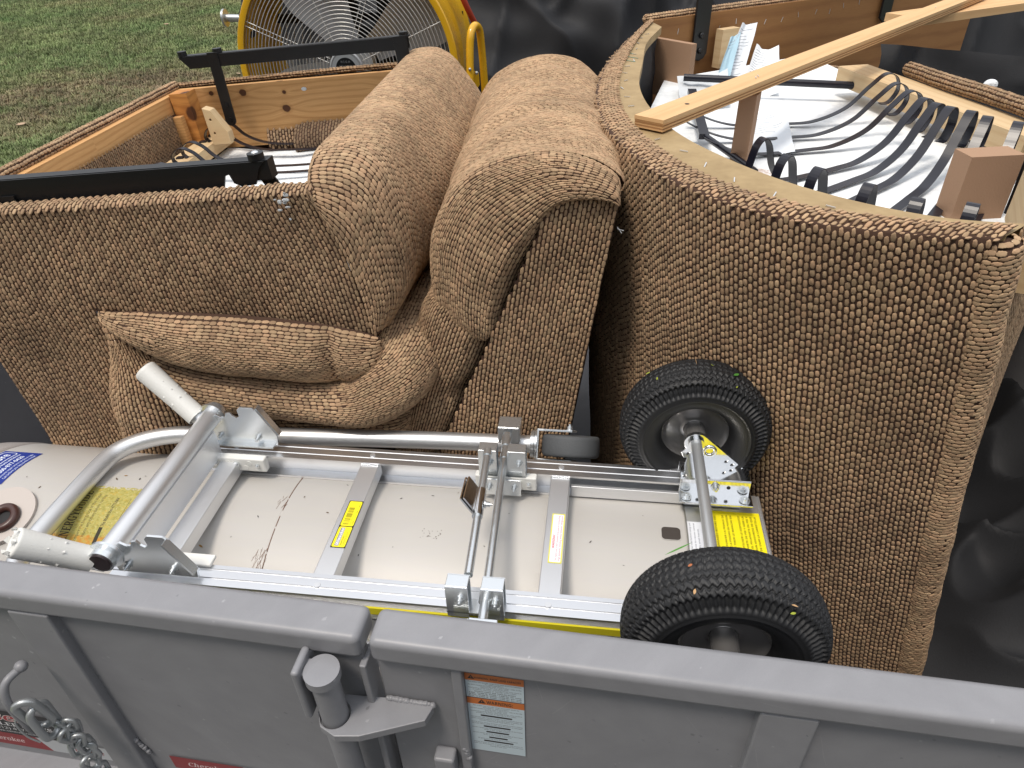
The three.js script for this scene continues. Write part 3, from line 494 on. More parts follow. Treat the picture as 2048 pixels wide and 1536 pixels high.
// ================================================================ aluminium hand truck on top of the heater
{
  const t = thing('hand_truck', 'aluminium folding hand truck with pneumatic tyres lying on the water heater', 'hand truck', HT, HTR);
  const rail = (z, x0, x1, inn) => {   // grooved I-section; inn = +1 when the inside of the frame lies at +z
    const w = 0.0175, f = 0.004, H = 0.045; const p = [[-w, 0], [-0.006, 0], [-0.005, -0.001], [-0.004, 0], [0.009, 0], [0.010, -0.001], [0.011, 0], [w, 0], [w, -f], [0.002, -f - 0.001], [0.002, -H + f + 0.001], [w, -H + f], [w, -H], [-w, -H], [-w, -H + f], [-0.002, -H + f + 0.001], [-0.002, -f - 0.001], [-w, -f]];
    return new THREE.ExtrudeGeometry(shapeOf(p), { depth: x1 - x0, bevelEnabled: false }).rotateY(Math.PI / 2).translate(x0, 0, z);
  };
  mesh('side_rail', rail(-0.1375, -0.56, 0.345, 1), mAlu, t);
  mesh('side_rail', rail(0.1285, -0.56, 0.345, -1), mAlu, t);
  for (const x of [-0.2595, 0.0575, -0.5]) {
    const c = mesh('crossbar', box(0.031, 0.026, 0.252, x, -0.0175, -0.0045, 0.002), mAluMatt, t);
    const wd = []; for (const s of [-1, 1]) for (let k = 0; k < 9; k++) wd.push(new THREE.SphereGeometry(0.0026, 8, 6).translate(x - 0.013 + k * 0.0033, -0.0045, s * 0.116 - 0.0045 + rr(-0.001, 0.001)));
    mesh('weld_bead', wd, mPolish, c);
    for (const s of [-1, 1]) mesh('rivet', new THREE.CylinderGeometry(0.0042, 0.0046, 0.0016, 20).translate(x, 0.0006, s * 0.135 - 0.0045), mAluMatt, c);
  }
  // inner track strip on the lower half of the rails, yellow under-strip
  for (const [z, s] of [[-0.1375, 1], [0.1285, -1]]) mesh('track_strip', box(0.2, 0.022, 0.006, 0.175, -0.030, z + s * 0.018, 0.001), mAluMatt, t);
  mesh('edge_strip', box(0.80, 0.013, 0.003, -0.07, -0.020, 0.1480), mYellowTape, t);
  // long U-shaped handle tube
  const hz = 0.186, hp = []; for (const s of [-1, 1]) { const a = [[0.0, -0.02, s * 0.216], [-0.2, -0.02, s * 0.209], [-0.45, -0.02, s * 0.196], [-0.600, -0.02, s * hz]]; for (let k = 1; k <= 6; k++) { const q = k / 6 * Math.PI / 2; a.push([-0.600 - Math.sin(q) * 0.130, -0.02, s * (hz - 0.085 + Math.cos(q) * 0.085)]); } hp.push(...(s < 0 ? a : a.reverse())); }
  mesh('handle_tube', pipe(hp, 0.0155, 180, 24), mAluMatt, t);
  // round cross tube with flanged ends and notched zinc plates
  const ct = part('cross_tube', t); mesh('tube', rod([-0.535, 0.056, -0.150], [-0.535, 0.056, 0.150], 0.0155, 32), mAluMatt, ct);
  for (const s of [-1, 1]) { mesh('flange', [new THREE.CylinderGeometry(0.023, 0.023, 0.004, 32).rotateX(Math.PI / 2).translate(-0.535, 0.056, s * 0.152), new THREE.CylinderGeometry(0.0175, 0.0175, 0.014, 32).rotateX(Math.PI / 2).translate(-0.535, 0.056, s * 0.159)], mZinc, ct); mesh('end_plug', new THREE.CylinderGeometry(0.0145, 0.0145, 0.004, 28).rotateX(Math.PI / 2).translate(-0.535, 0.056, s * 0.1665), std({ color: lin(0.02, 0.01, 0.012), roughness: 0.4 }), ct); }
  mesh('under_web', box(0.004, 0.05, 0.24, -0.520, 0.024, 0), mAluMatt, ct);
  const notch = [[-0.540, 0.010], [-0.424, 0.010], [-0.421, 0.030], [-0.446, 0.080], [-0.452, 0.086], [-0.474, 0.086], [-0.479, 0.080], [-0.478, 0.068], [-0.484, 0.063], [-0.490, 0.067], [-0.494, 0.074], [-0.501, 0.072], [-0.504, 0.064], [-0.512, 0.063], [-0.520, 0.068], [-0.545, 0.050]];
  for (const s of [-1, 1]) {
    const q = part('notched_plate', t); mesh('plate', plate(notch, 0.003, 0.0004).translate(0, 0, s * 0.140 - 0.0015), mZinc, q);
    mesh('fold', [new THREE.BoxGeometry(0.062, 0.003, 0.012).rotateZ(-1.105).translate(-0.4335, 0.056, s * 0.147)], mZinc, q);
    mesh('foot', box(0.112, 0.003, 0.012, -0.484, 0.011, s * 0.134), mZinc, q);
    for (const x of [-0.522, -0.455]) mesh('bolt', bolt(x, 0.024, s * 0.140 + 0.002, 0.0042, 0.006, 'z'), mZinc, q);
  }
  // white plastic blocks with bolts inside the rails
  const block = (x, y, z) => { const b = mesh('slide_block', box(0.10, 0.028, 0.014, x, y, z, 0.003), mPlasticW, t); for (const k of [-0.037, 0, 0.037]) mesh('bolt', bolt(x + k, y + 0.002, z + 0.006, k ? 0.004 : 0.0065, 0.004, 'z'), mZinc, b); for (const k of [-0.019, 0.019]) for (const j of [-1, 1]) mesh('recess', new THREE.CylinderGeometry(0.0045, 0.0045, 0.002, 12).rotateX(Math.PI / 2).translate(x + k + j * 0.004, y + j * 0.005, z + 0.0068), mPlasticW, b); };
  block(-0.487, -0.010, -0.112); block(-0.030, -0.012, -0.113); mesh('slide_block', box(0.12, 0.006, 0.02, -0.48, 0.004, 0.108, 0.002), mPlasticW, t);
  // grips
  for (const s of [-1, 1]) {
    const a = s < 0 ? V(-0.562, 0.052, -0.150) : V(-0.556, 0.050, 0.158), b = s < 0 ? V(-0.652, 0.122, -0.182) : V(-0.612, 0.118, 0.194), d = b.clone().sub(a).normalize(), q = part('grip', t);
    mesh('stub', rod(a.clone().addScaledVector(d, -0.02).toArray(), a.clone().addScaledVector(d, 0.03).toArray(), 0.0125, 20), mAluMatt, q);
    const pr = []; const L = a.distanceTo(b); for (let k = 0; k <= 40; k++) { const f = k / 40; let r = 0.0175 + 0.002 * sm(0.25, 1, f); if (f < 0.2) r += 0.0012 * Math.sin(f * 40 * 3.14); if (k === 40) r = 0.018; pr.push(new THREE.Vector2(r, f * L)); } pr.push(new THREE.Vector2(0.006, L + 0.001), new THREE.Vector2(0.004, L - 0.006), new THREE.Vector2(0, L - 0.006));
    const lg = new THREE.LatheGeometry(pr, 36); lg.applyQuaternion(new THREE.Quaternion().setFromUnitVectors(V(0, 1, 0), d)); lg.translate(a.x, a.y, a.z); mesh('sleeve', lg, mPlasticW, q);
    const nb = []; const ex = d.clone().cross(V(0, 0, 1)).normalize(), ey = d.clone().cross(ex); for (let k = 0; k < 4; k++) for (const an of [0.4, 1.5, 2.6, 3.7, 4.8, 5.9]) { const p = a.clone().addScaledVector(d, 0.040 + k * 0.019).addScaledVector(ex, Math.cos(an) * 0.0178).addScaledVector(ey, Math.sin(an) * 0.0178); nb.push(new THREE.ConeGeometry(0.0055, 0.004, 4).applyQuaternion(new THREE.Quaternion().setFromUnitVectors(V(0, 1, 0), ex.clone().multiplyScalar(Math.cos(an)).addScaledVector(ey, Math.sin(an)))).translate(p.x, p.y, p.z)); }
    mesh('grip_studs', nb, mPlasticW, q);
  }
  // hinge brackets and tie rods in the middle
  const clev = (z, s) => {
    const q = part('hinge_bracket', t);
    for (const x of [-0.058, -0.012]) { mesh('ear', [box(0.029, 0.003, 0.020, x, 0.052, z, 0.001), box(0.029, 0.058, 0.003, x, 0.024, z + 0.0095 * 1), box(0.029, 0.05, 0.003, x, 0.028, z - 0.0095)], mZinc, q); mesh('bolt', bolt(x + 0.004, 0.030, z + 0.011, 0.005, 0.005, 'z'), mZinc, q); }
    mesh('base_plate', [box(0.076, 0.003, 0.022, -0.035, 0.0035, z), box(0.062, 0.034, 0.003, -0.035, -0.012, z + 0.021, 0.001)], mZinc, q);
    for (const x of [-0.055, -0.015]) mesh('bolt', bolt(x, -0.012, z + 0.022, 0.0045, 0.006, 'z'), mZinc, q);
  };
  clev(-0.118, 1); clev(0.145, -1);
  const r1 = mesh('tie_rod', rod([-0.057, 0.050, -0.108], [-0.046, 0.050, 0.132], 0.0060, 20), mZinc, t); mesh('collar', rod([-0.0572, 0.050, -0.112], [-0.0565, 0.050, -0.098], 0.0075, 20), mZinc, r1);
  const r2 = mesh('tie_rod', rod([-0.037, 0.022, -0.186], [-0.0195, 0.030, 0.196], 0.0064, 20), mZinc, t);
  mesh('collar', [rod([-0.037, 0.022, -0.186], [-0.0355, 0.0226, -0.155], 0.0082, 20), rod([-0.0345, 0.023, -0.135], [-0.034, 0.0234, -0.123], 0.0078, 20), rod([-0.0228, 0.0287, 0.134], [-0.0218, 0.029, 0.156], 0.0082, 20)], mZinc, r2);
  mesh('saddle_bracket', [box(0.036, 0.003, 0.030, -0.036, 0.030, -0.210, 0.001), box(0.036, 0.034, 0.003, -0.036, 0.014, -0.195, 0.001), box(0.003, 0.030, 0.030, -0.018, 0.016, -0.210)], mZinc, t);
  mesh('saddle_bracket', [box(0.036, 0.004, 0.018, -0.018, 0.040, 0.198, 0.001), box(0.036, 0.030, 0.003, -0.018, 0.026, 0.206)], mZinc, t);
  // release pedal folded from flat steel on the first rod
  const pd = mesh('release_pedal', [new THREE.BoxGeometry(0.034, 0.0025, 0.044).rotateZ(-1.05).translate(-0.062, 0.063, 0.000), new THREE.BoxGeometry(0.034, 0.0025, 0.044).rotateZ(-1.05).translate(-0.0665, 0.061, 0.000), rod([-0.0535, 0.051, -0.022], [-0.0510, 0.051, 0.030], 0.0078, 20)], mPolish, t); mesh('bolt', bolt(-0.044, 0.052, 0.006, 0.004, 0.007, 'x'), mZinc, pd);
  // swivel castors at the end of the handle tube
  for (const s of [-1, 1]) {
    const c = part('castor', t, [0, -0.02, s * 0.217]); c.rotation.x = -0.9 * s + (s > 0 ? 1.2 : 0);   // swivelled round the tube axis
    mesh('swivel', [new THREE.CylinderGeometry(0.024, 0.024, 0.006, 32).rotateZ(Math.PI / 2).translate(0.003, 0, 0), new THREE.CylinderGeometry(0.026, 0.026, 0.004, 32).rotateZ(Math.PI / 2).translate(0.009, 0, 0)], mZinc, c);
    const fk = [[0.0, -0.018], [0.0, 0.018], [0.010, 0.020], [0.058, 0.010], [0.066, 0.0], [0.058, -0.010], [0.010, -0.020]]; for (const k of [-1, 1]) mesh('fork', plate(fk, 0.0025, 0.0006).translate(0.012, 0, k * 0.0255 - 0.00125), mZinc, c);
    mesh('fork', box(0.0025, 0.038, 0.052, 0.0125, 0, 0), mZinc, c);
    mesh('wheel', new THREE.LatheGeometry([[0, -0.0185], [0.03, -0.0185], [0.045, -0.0185], [0.0485, -0.0165], [0.0496, -0.012], [0.0500, 0], [0.0496, 0.012], [0.0485, 0.0165], [0.045, 0.0185], [0.03, 0.0185], [0, 0.0185]].map((p) => new THREE.Vector2(...p)), 64).rotateX(Math.PI / 2).translate(0.069, 0, 0), mRubberGrey, c);
    mesh('bolt', [bolt(0.066, 0, 0.0265, 0.006, 0.007, 'z'), bolt(0, 0, 0, 0.006, 0.007, 'z').rotateY(Math.PI).translate(0.066, 0, -0.0265)], mZinc, c);
  }
  // axle, brackets and wheels
  const ax = 0.266, ay = 0.060;
  mesh('axle', rod([ax, ay, -0.235], [ax, ay, 0.235], 0.0082, 24), std({ color: lin(0.62, 0.64, 0.65), metalness: 0.75, roughness: 0.4, bumpMap: speckle, bumpScale: 0.0002 }), t);
  for (const s of [-1, 1]) {
    const z = s * 0.1375, b = part('axle_bracket', t);
    mesh('channel', [box(0.108, 0.004, 0.038, 0.299, 0.012, z, 0.001), box(0.108, 0.030, 0.004, 0.299, -0.002, z - s * 0.0185, 0.001), box(0.108, 0.060, 0.004, 0.299, -0.018, z + s * 0.0185, 0.001), box(0.112, 0.003, 0.024, 0.301, -0.0165, z - s * 0.031, 0.001)], mPolish, b);
    for (const x of [0.256, 0.345]) mesh('bolt', bolt(x, -0.014, z - s * 0.032, 0.0055, 0.005), mZinc, b);
    for (const x of [0.276, 0.32]) mesh('bolt_hole', new THREE.CylinderGeometry(0.003, 0.003, 0.001, 14).rotateX(Math.PI / 2).translate(x, 0.0, z - s * 0.0208), mDark, b);
    mesh('bolt', bolt(0.300, 0.000, z - s * 0.0208, 0.0048, s > 0 ? 0.001 : 0.006, 'z'), mZinc, b);
    const arm = []; for (let k = 0; k <= 12; k++) { const a = (0.35 + k / 12 * 0.95) * Math.PI; arm.push([ax + Math.cos(a - 0.25) * 0.018, ay + Math.sin(a - 0.25) * 0.018]); }
    mesh('arm_plate', plate([...arm, [ax - 0.020, ay - 0.020], [ax - 0.016, ay - 0.030], [ax - 0.010, 0.030], [ax - 0.012, 0.012], [0.346, 0.012]], 0.004, 0.0008, [[ax - 0.010, ay - 0.022, 0.0032], [0.316, 0.026, 0.003], [0.326, 0.020, 0.003]]).translate(0, 0, z - 0.002 + s * 0.014), mPolish, b);
    mesh('boss', [new THREE.CylinderGeometry(0.0125, 0.0125, 0.012, 28).rotateX(Math.PI / 2).translate(ax, ay, z + s * 0.012), new THREE.TorusGeometry(0.0085, 0.0028, 10, 28).translate(ax + 0.022, ay - 0.014, z + s * 0.011)], mPolish, b);
    // wheel
    const w = part('wheel', t, [ax, ay, s * 0.190]);
    const R = 0.1185, Rc = 0.0845, hb = R - Rc, ha = 0.0415, NT = 900, NP = 168, pos = [], uv = [], idx = [], tri = (x) => Math.abs(((x % 1) + 1) % 1 - 0.5) * 4 - 1;
    for (let i = 0; i <= NT; i++) for (let j = 0; j <= NP; j++) {
      const th = i / NT * Math.PI * 2, ph = lerp(-1.3, Math.PI + 1.3, j / NP), c = Math.cos(ph), sn = Math.sin(ph), e = 0.86;
      let pz = Math.sign(c) * Math.abs(c) ** e * ha, pr = Rc + Math.sign(sn) * Math.abs(sn) ** e * hb; let d = 0; const q = pz / ha, n = 80;
      if (sn > 0.45) {                                      // tread: zigzag grooves, knife sipes
        const zz = 0.05 * tri(th * n / 6.2832);
        for (const g0 of [-0.64, -0.38, -0.13, 0.13, 0.38, 0.64]) d = Math.max(d, (1 - sm(0.022, 0.038, Math.abs(q - g0 - zz))) * 0.0024);
        const sp = ((th * n / 6.2832 + q * 2.2) % 1 + 1) % 1; d = Math.max(d, (1 - sm(0.03, 0.10, Math.min(sp, 1 - sp))) * 0.0016 * (N3.noise(q * 9, Math.floor(th * n / 6.2832) * 0.7, 3) > -0.25 ? 1 : 0));
      }
      const shoulder = sm(0.80, 0.86, Math.abs(q) + 0.03 * tri(th * n / 6.2832)) * (sn > 0.05 ? 1 : 0) * sm(0.05, 0.25, sn);
      if (shoulder > 0) { const k2 = 0.5 + 0.5 * Math.cos(th * n); d = Math.max(d, shoulder * (0.0022 + 0.0030 * Math.pow(k2, 0.6))); }
      if (Math.abs(pr - 0.0815) < 0.0013 && Math.abs(q) > 0.8) d -= 0.0012;
      pr -= d * Math.max(0, sn); pz -= d * Math.sign(c) * Math.abs(c);
      pos.push(Math.cos(th) * pr, Math.sin(th) * pr, pz); uv.push(i / NT * 10, j / NP * 2);
    }
    for (let i = 0; i < NT; i++) for (let j = 0; j < NP; j++) { const a = i * (NP + 1) + j, b2 = a + NP + 1; idx.push(a, b2, a + 1, b2, b2 + 1, a + 1); }
    const tg = new THREE.BufferGeometry(); tg.setAttribute('position', new THREE.Float32BufferAttribute(pos, 3)); tg.setAttribute('uv', new THREE.Float32BufferAttribute(uv, 2)); tg.setIndex(idx); tg.computeVertexNormals(); tg.rotateZ(0.3 * s);
    mesh('tyre', tg, mRubber, w);
    const rimP = [[0.0530, -0.009], [0.0545, -0.014], [0.0537, -0.0165], [0.0515, -0.015], [0.0485, -0.010], [0.042, -0.007], [0.034, -0.006], [0.024, -0.004], [0.018, -0.004], [0.0165, -0.006]];
    const rg = [new THREE.LatheGeometry(rimP.map((p) => new THREE.Vector2(p[0], p[1])), 64).rotateX(Math.PI / 2), new THREE.LatheGeometry(rimP.map((p) => new THREE.Vector2(p[0], -p[1])).reverse(), 64).rotateX(Math.PI / 2)];
    mesh('rim', rg, mRim, w);
    mesh('hub', [new THREE.CylinderGeometry(0.0165, 0.0165, 0.075, 36, 1, true).rotateX(Math.PI / 2), new THREE.RingGeometry(0.008, 0.0165, 32).translate(0, 0, 0.0375), new THREE.RingGeometry(0.008, 0.0165, 32).rotateY(Math.PI).translate(0, 0, -0.0375)], mRim, w);
  }
  // toe plate with its stickers
  mesh('toe_plate', box(0.118, 0.005, 0.30, 0.3165, -0.050, -0.004, 0.002), mAluMatt, t);
  mesh('toe_plate_lip', box(0.005, 0.10, 0.30, 0.378, -0.098, -0.004, 0.002), mAluMatt, t);
  const yt = canvasTex(512, 512, (x, w, h) => {
    x.fillStyle = '#efe01c'; x.fillRect(0, 0, w, h); x.fillStyle = '#3a3512'; x.font = 'bold 23px sans-serif'; x.textAlign = 'right'; x.textBaseline = 'middle';
    const L = ['PUSH LATCH AND ROTATE HANDLE IN LOCK', 'AND ENGAGED BEFORE USE.', '', 'PEDALE - ENFONCER LA PEDALE DE', 'FAIRE FONCTIONNER LA POIGNEE EN POSITION', 'LE TIRER LE MANCHE EN', '', 'AVANT D UTILISER LE DISPOSITIF', 'OPRIMA EL PICAPORTE DE PIE Y GIRE LA', 'OPRIMA EL PICAPORTE DE PIE Y', 'PERCUSSION ASEGURESE DE QUE', 'ANTES DE USAR LA CARRETILLA']; L.forEach((s2, i) => x.fillText(s2, 480, 70 + i * 36, 440));
  });
  label('instruction_sticker', yt, [0.3290, -0.0470, -0.045], [0, 0, -1], [-1, 0, 0], 0.135, 0.088, t);
  const wt = canvasTex(256, 128, (x, w, h) => { x.fillStyle = '#dfe2e8'; x.fillRect(0, 0, w, h); x.fillStyle = '#4a4c58'; x.font = '18px sans-serif'; x.textBaseline = 'middle'; ['This warning must be read before using unit', 'rating of California to cause cancer', 'or birth defects and harm'].forEach((s2, i) => x.fillText(s2, 10, 30 + i * 32, 240)); });
  label('small_sticker', wt, [0.2690, -0.0471, -0.035], [0, 0, -1], [-1, 0, 0], 0.10, 0.024, t);
  const bt = canvasTex(768, 192, (x, w, h) => {
    x.fillStyle = '#1a1a12'; x.fillRect(0, 0, w, h); x.fillStyle = '#f3e426'; x.beginPath(); x.roundRect(10, 10, 320, 172, 22); x.fill(); x.beginPath(); x.roundRect(342, 10, 416, 172, 22); x.fill();
    x.font = 'bold italic 56px sans-serif'; x.fillStyle = '#8e8f94'; x.textBaseline = 'middle'; x.fillRect(28, 40, 285, 56); x.fillStyle = '#e8e8ea'; x.fillText('Milwaukee', 34, 68, 270); x.fillStyle = '#4a4410'; x.font = 'bold 24px sans-serif'; x.fillText('Hand Trucks', 40, 118, 200); x.font = '20px sans-serif'; x.fillText('Milwaukee, WI 53218', 60, 146, 240);
    let X = 360; while (X < 660) { const q = rr(3, 10); x.fillStyle = rnd() < 0.6 ? '#5a5410' : '#cfc22a'; x.fillRect(X, 36, q, 76); X += q + rr(2, 6); } x.fillStyle = '#4a4410'; x.fillText('0 4 1 2 8 5 7 3 7 7', 380, 130, 280); x.fillText('33887', 380, 160); x.fillText('Made', 560, 160); x.fillText('800 lb', 660, 160, 80);
  });
  label('brand_sticker', bt, [-0.2555, -0.0040, 0.0115], [0, 0, -1], [-1, 0, 0], 0.095, 0.0225, t);
  const ws = canvasTex(768, 150, (x, w, h) => { x.fillStyle = '#ded65a'; x.fillRect(0, 0, w, h); x.fillStyle = '#e8ecee'; x.beginPath(); x.roundRect(14, 14, w - 28, h - 28, 10); x.fill(); x.fillStyle = '#c01f38'; x.textAlign = 'center'; x.textBaseline = 'middle'; x.font = 'bold 40px sans-serif'; x.fillText('WARNING!', w / 2 - 60, 42); x.font = '27px sans-serif'; x.fillText('This hand truck is NOT intended to be used for transporting', w / 2, 82, 700); x.fillText('large appliances, including, without limitation, refrigerators', w / 2, 116, 700); });
  label('warning_sticker', ws, [0.0605, -0.0040, 0.008], [0, 0, -1], [-1, 0, 0], 0.095, 0.0195, t);
}
// ================================================================ FURNITURE
function strap(pts, w, side, th = 0.0016, n = 90) {            // flat spring-steel band along a curve
  const c = curve(pts, n), pos = [], idx = [], s = V(...side).normalize();
  for (let i = 0; i <= n; i++) {
    const p = c(i / n), t = c(Math.min(1, (i + 1) / n)).sub(c(Math.max(0, (i - 1) / n))).normalize(), nn = t.clone().cross(s).normalize();
    for (const [a, b] of [[-1, 1], [1, 1], [1, -1], [-1, -1]]) { const q = p.clone().addScaledVector(s, a * w / 2).addScaledVector(nn, b * th / 2); pos.push(q.x, q.y, q.z); }
    if (i < n) for (let k = 0; k < 4; k++) { const a = i * 4 + k, b = i * 4 + (k + 1) % 4; idx.push(a, b, a + 4, b, b + 4, a + 4); }
  }
  const g = new THREE.BufferGeometry(); g.setAttribute('position', new THREE.Float32BufferAttribute(pos, 3)); g.setIndex(idx); const o = g.toNonIndexed(); o.computeVertexNormals(); o.setAttribute('uv', new THREE.Float32BufferAttribute(new Float32Array(o.attributes.position.count * 2), 2)); return o;
}
function uvBox(w, h, d, x, y, z, W, H, ax = 'xy') {             // box with uv in metres (of a W x H texture)
  const g = box(w, h, d), p = g.attributes.position, n = g.attributes.normal, uv = g.attributes.uv;
  for (let i = 0; i < p.count; i++) {
    const a = Math.abs(n.getX(i)) > 0.5 ? [p.getZ(i), p.getY(i)] : Math.abs(n.getY(i)) > 0.5 ? [p.getX(i), p.getZ(i)] : [p.getX(i), p.getY(i)];
    if (ax === 'z' && Math.abs(n.getY(i)) > 0.5) a.reverse(); uv.setXY(i, (a[0] + w / 2) / W, (a[1] + h / 2) / H);
  }
  return g.translate(x, y, z);
}
const knotOff = 0;
// ---------------------------------------------------------------- recliner, upside down
const recl = thing('recliner', 'brown chenille recliner lying upside down showing its pine frame and springs', 'recliner', [-0.798, 1.645, -1.065], -5 * RAD);
recl.rotation.set(0, -5 * RAD, 4 * RAD, 'YXZ');
{
  const R = recl, out = V(0, 0.3, 1);
  const bot = (x) => (x < 0.088 ? -0.90 : lerp(-0.170, -0.240, sm(0.05, 0.56, x)));
  const rightX = curve([[0.512, 0.006, 0], [0.520, -0.03, 0], [0.540, -0.10, 0], [0.550, -0.17, 0], [0.553, -0.236, 0]]);
  const panel = (x0, x1, curvedEnd) => (u, v) => {
    const wrap = 0.055; let x, y, z; const vv = v < wrap ? 0 : (v - wrap) / (1 - wrap);
    const xm = lerp(x0, x1, u), b = bot(curvedEnd ? Math.max(0.0885, xm) : 0), ny = 0.004 - vv * (0.004 - b);
    const xr = curvedEnd ? rightX(clamp((0.006 - ny) / 0.242)).x : x1; x = lerp(x0, xr, u); y = ny;
    z = 0.004 + 0.005 * N3.noise(x * 6, y * 6, 1) + 0.01 * Math.exp(-(((y + 0.1) / 0.12) ** 2)) * sm(0, 0.2, -y);
    if (v < wrap) { const a = (1 - v / wrap); z = 0.004 - a * 0.032 + 0.004 * Math.sin(a * 3.1); y = 0.004 + 0.006 * Math.sin(Math.min(1, a * 1.4) * 1.57) + 0.002 * N3.noise(x * 30, 2, 1); }
    return V(x, y, z);
  };
  fabric(R, 'side_panel', panel(-0.145, 0.0885, false), { nu: 40, nv: 120, hint: out, tone: 0.9 });
  fabric(R, 'side_panel', panel(0.0885, 0.55, true), { nu: 60, nv: 60, hint: out, tone: 0.9 });
  // footrest pad that closes the front
  const secS = curve([[0.512, 0.012, 0], [0.522, -0.03, 0], [0.543, -0.10, 0], [0.553, -0.17, 0], [0.557, -0.240, 0]]);
  const secC = curve([[0.494, -0.045, 0], [0.493, 0.012, 0], [0.500, 0.038, 0], [0.530, 0.045, 0], [0.572, 0.040, 0], [0.600, 0.018, 0], [0.618, -0.04, 0], [0.626, -0.11, 0], [0.620, -0.18, 0], [0.580, -0.243, 0]]);
  const pad = (u, v) => {
    const sl = v * (0.15 + 0.83), th = Math.min(1, sl / 0.15) * Math.PI / 2, d = sl < 0.15 ? 0.12 * (1 - Math.cos(th)) : 0.12 + sl - 0.15, b = Math.sin(th), t1 = clamp((0.95 - d) / 0.07), b1 = Math.sqrt(1 - (1 - t1) ** 2);
    const c = secC(u), p = secS(u).lerp(c, b); const cx = 0.56, cy = -0.08; p.x = cx + (p.x - cx) * (0.55 + 0.45 * b1); p.y = cy + (p.y - cy) * (0.7 + 0.3 * b1);
    const wr = 0.007 * Math.sin(d * 26 + u * 5 + 2 * N3.noise(d * 5, u * 3, 1)) * b * Math.max(0, N3.noise(d * 6, u * 2, 4) + 0.25) * sm(0.2, 0.4, u);
    return V(p.x + 0.052 * sm(0.05, 0.6, v) * sm(0.35, 0.75, u), p.y + wr - 0.0, 0.014 - d);
  };
  fabric(R, 'footrest_pad', (u, v) => pad(v, u), { nu: 110, nv: 50, hint: (p) => V(p.x - 0.5, p.y + 0.12, 0.02), cover: 0.92, lenK: 0.98, high: 0.40 });
  // lower front roll that curls under the arm pillow
  fabric(R, 'front_roll', roll([[0.60, -0.335, -0.93], [0.605, -0.33, -0.5], [0.600, -0.325, -0.22], [0.590, -0.320, -0.06], [0.570, -0.335, 0.012], [0.52, -0.362, 0.030], [0.44, -0.362, 0.030], [0.33, -0.345, 0.028], [0.20, -0.315, 0.022], [0.13, -0.28, 0.012]], (v) => lerp(0.085, 0.036, sm(0.52, 0.80, v)), 0.05, 0.05), { nu: 40, nv: 130, hint: (p) => V(p.x - 0.5, 0.1, 0.5), cover: 0.9, lenK: 0.96, high: 0.40 });
  // arm pillow
  const pA = curve([[0.092, -0.172, 0.006], [0.2, -0.176, 0.012], [0.36, -0.194, 0.012], [0.48, -0.216, 0.012], [0.545, -0.236, 0.012], [0.566, -0.246, 0.010]]), pB = curve([[0.105, -0.185, 0.006], [0.15, -0.232, 0.010], [0.22, -0.276, 0.014], [0.33, -0.303, 0.016], [0.46, -0.322, 0.016], [0.54, -0.322, 0.014], [0.566, -0.310, 0.010]]);
  fabric(R, 'arm_pillow', (u, v) => bulged((t) => pA(v), (t) => pB(v), [0, 0.15, 1], 0, 0)(u, u).addScaledVector(V(0, 0.1, 1), 0.055 * Math.pow(4 * u * (1 - u), 0.5) * Math.pow(4 * v * (1 - v), 0.32) - 0.014 * Math.exp(-(((v - 0.83) / 0.03) ** 2)) * Math.pow(4 * u * (1 - u), 0.5) + 0.004 * N3.noise(u * 3, v * 9, 2)), { nu: 30, nv: 90, hint: out, cover: 0.88, lenK: 0.98, high: 0.40 });
  fabric(R, 'lower_pillow', roll([[0.12, -0.40, -0.06], [0.3, -0.43, -0.055], [0.45, -0.435, -0.055], [0.59, -0.44, -0.06]], 0.072, 0.06, 0.06), { nu: 40, nv: 80, hint: (p) => V(0, 0.4, 1) });
  fabric(R, 'back_pillow', roll([[0.098, -0.178, -0.004], [0.115, -0.25, 0.004], [0.11, -0.36, 0.008], [0.09, -0.47, 0.004], [0.06, -0.58, 0]], (v) => 0.022 + 0.05 * sm(0, 0.5, v), 0.03, 0.05, [1, 0.7], V(0, 0, 1)), { nu: 36, nv: 70, hint: V(0, 0.2, 1), pu: 0.0072 });
  mesh('inner_body', [box(0.40, 0.66, 0.82, 0.32, -0.57, -0.475), box(0.20, 0.5, 0.82, 0.50, -0.65, -0.475)], mWeave, R);
  // outer faces turned away
  fabric(R, 'back_panel', quad([-0.145, 0, 0], [-0.145, 0, -0.90], [-0.145, -0.30, -0.90], [-0.145, -0.30, 0]), { nu: 4, nv: 4, tufts: false, mat: mWeave });
  fabric(R, 'far_panel', quad([-0.145, 0, -0.902], [0.55, 0, -0.902], [0.55, -0.9, -0.902], [-0.145, -0.9, -0.902]), { nu: 4, nv: 4, tufts: false, mat: mWeave });
  fabric(R, 'edge_trim', roll([[-0.142, 0.004, 0.0], [-0.140, 0.006, -0.3], [-0.143, 0.005, -0.6], [-0.142, 0.006, -0.9]], 0.0105, 0.01, 0.01), { nu: 12, nv: 60, hint: (p) => V(0, 1, 0.1), pu: 0.0082, pv: 0.0105 });
  fabric(R, 'edge_trim', roll([[-0.145, 0.004, -0.903], [0.1, 0.005, -0.904], [0.3, 0.007, -0.903], [0.55, 0.006, -0.903]], 0.0055, 0.01, 0.01), { nu: 10, nv: 60, hint: V(0, 1, 0.3), pu: 0.007, pv: 0.009 });
  // pine frame
  const fb = uvBox(0.68, 0.155, 0.018, 0.20, -0.0785, -0.881, 0.70, 0.16); mesh('far_board', fb, mFarBoard, R);
  mesh('end_board', uvBox(0.020, 0.050, 0.87, -0.122, -0.0255, -0.436, 0.7, 0.3), mPine, R);
  mesh('corner_block', uvBox(0.046, 0.135, 0.05, -0.086, -0.062, -0.815, 0.1, 0.16), mBlock, R);
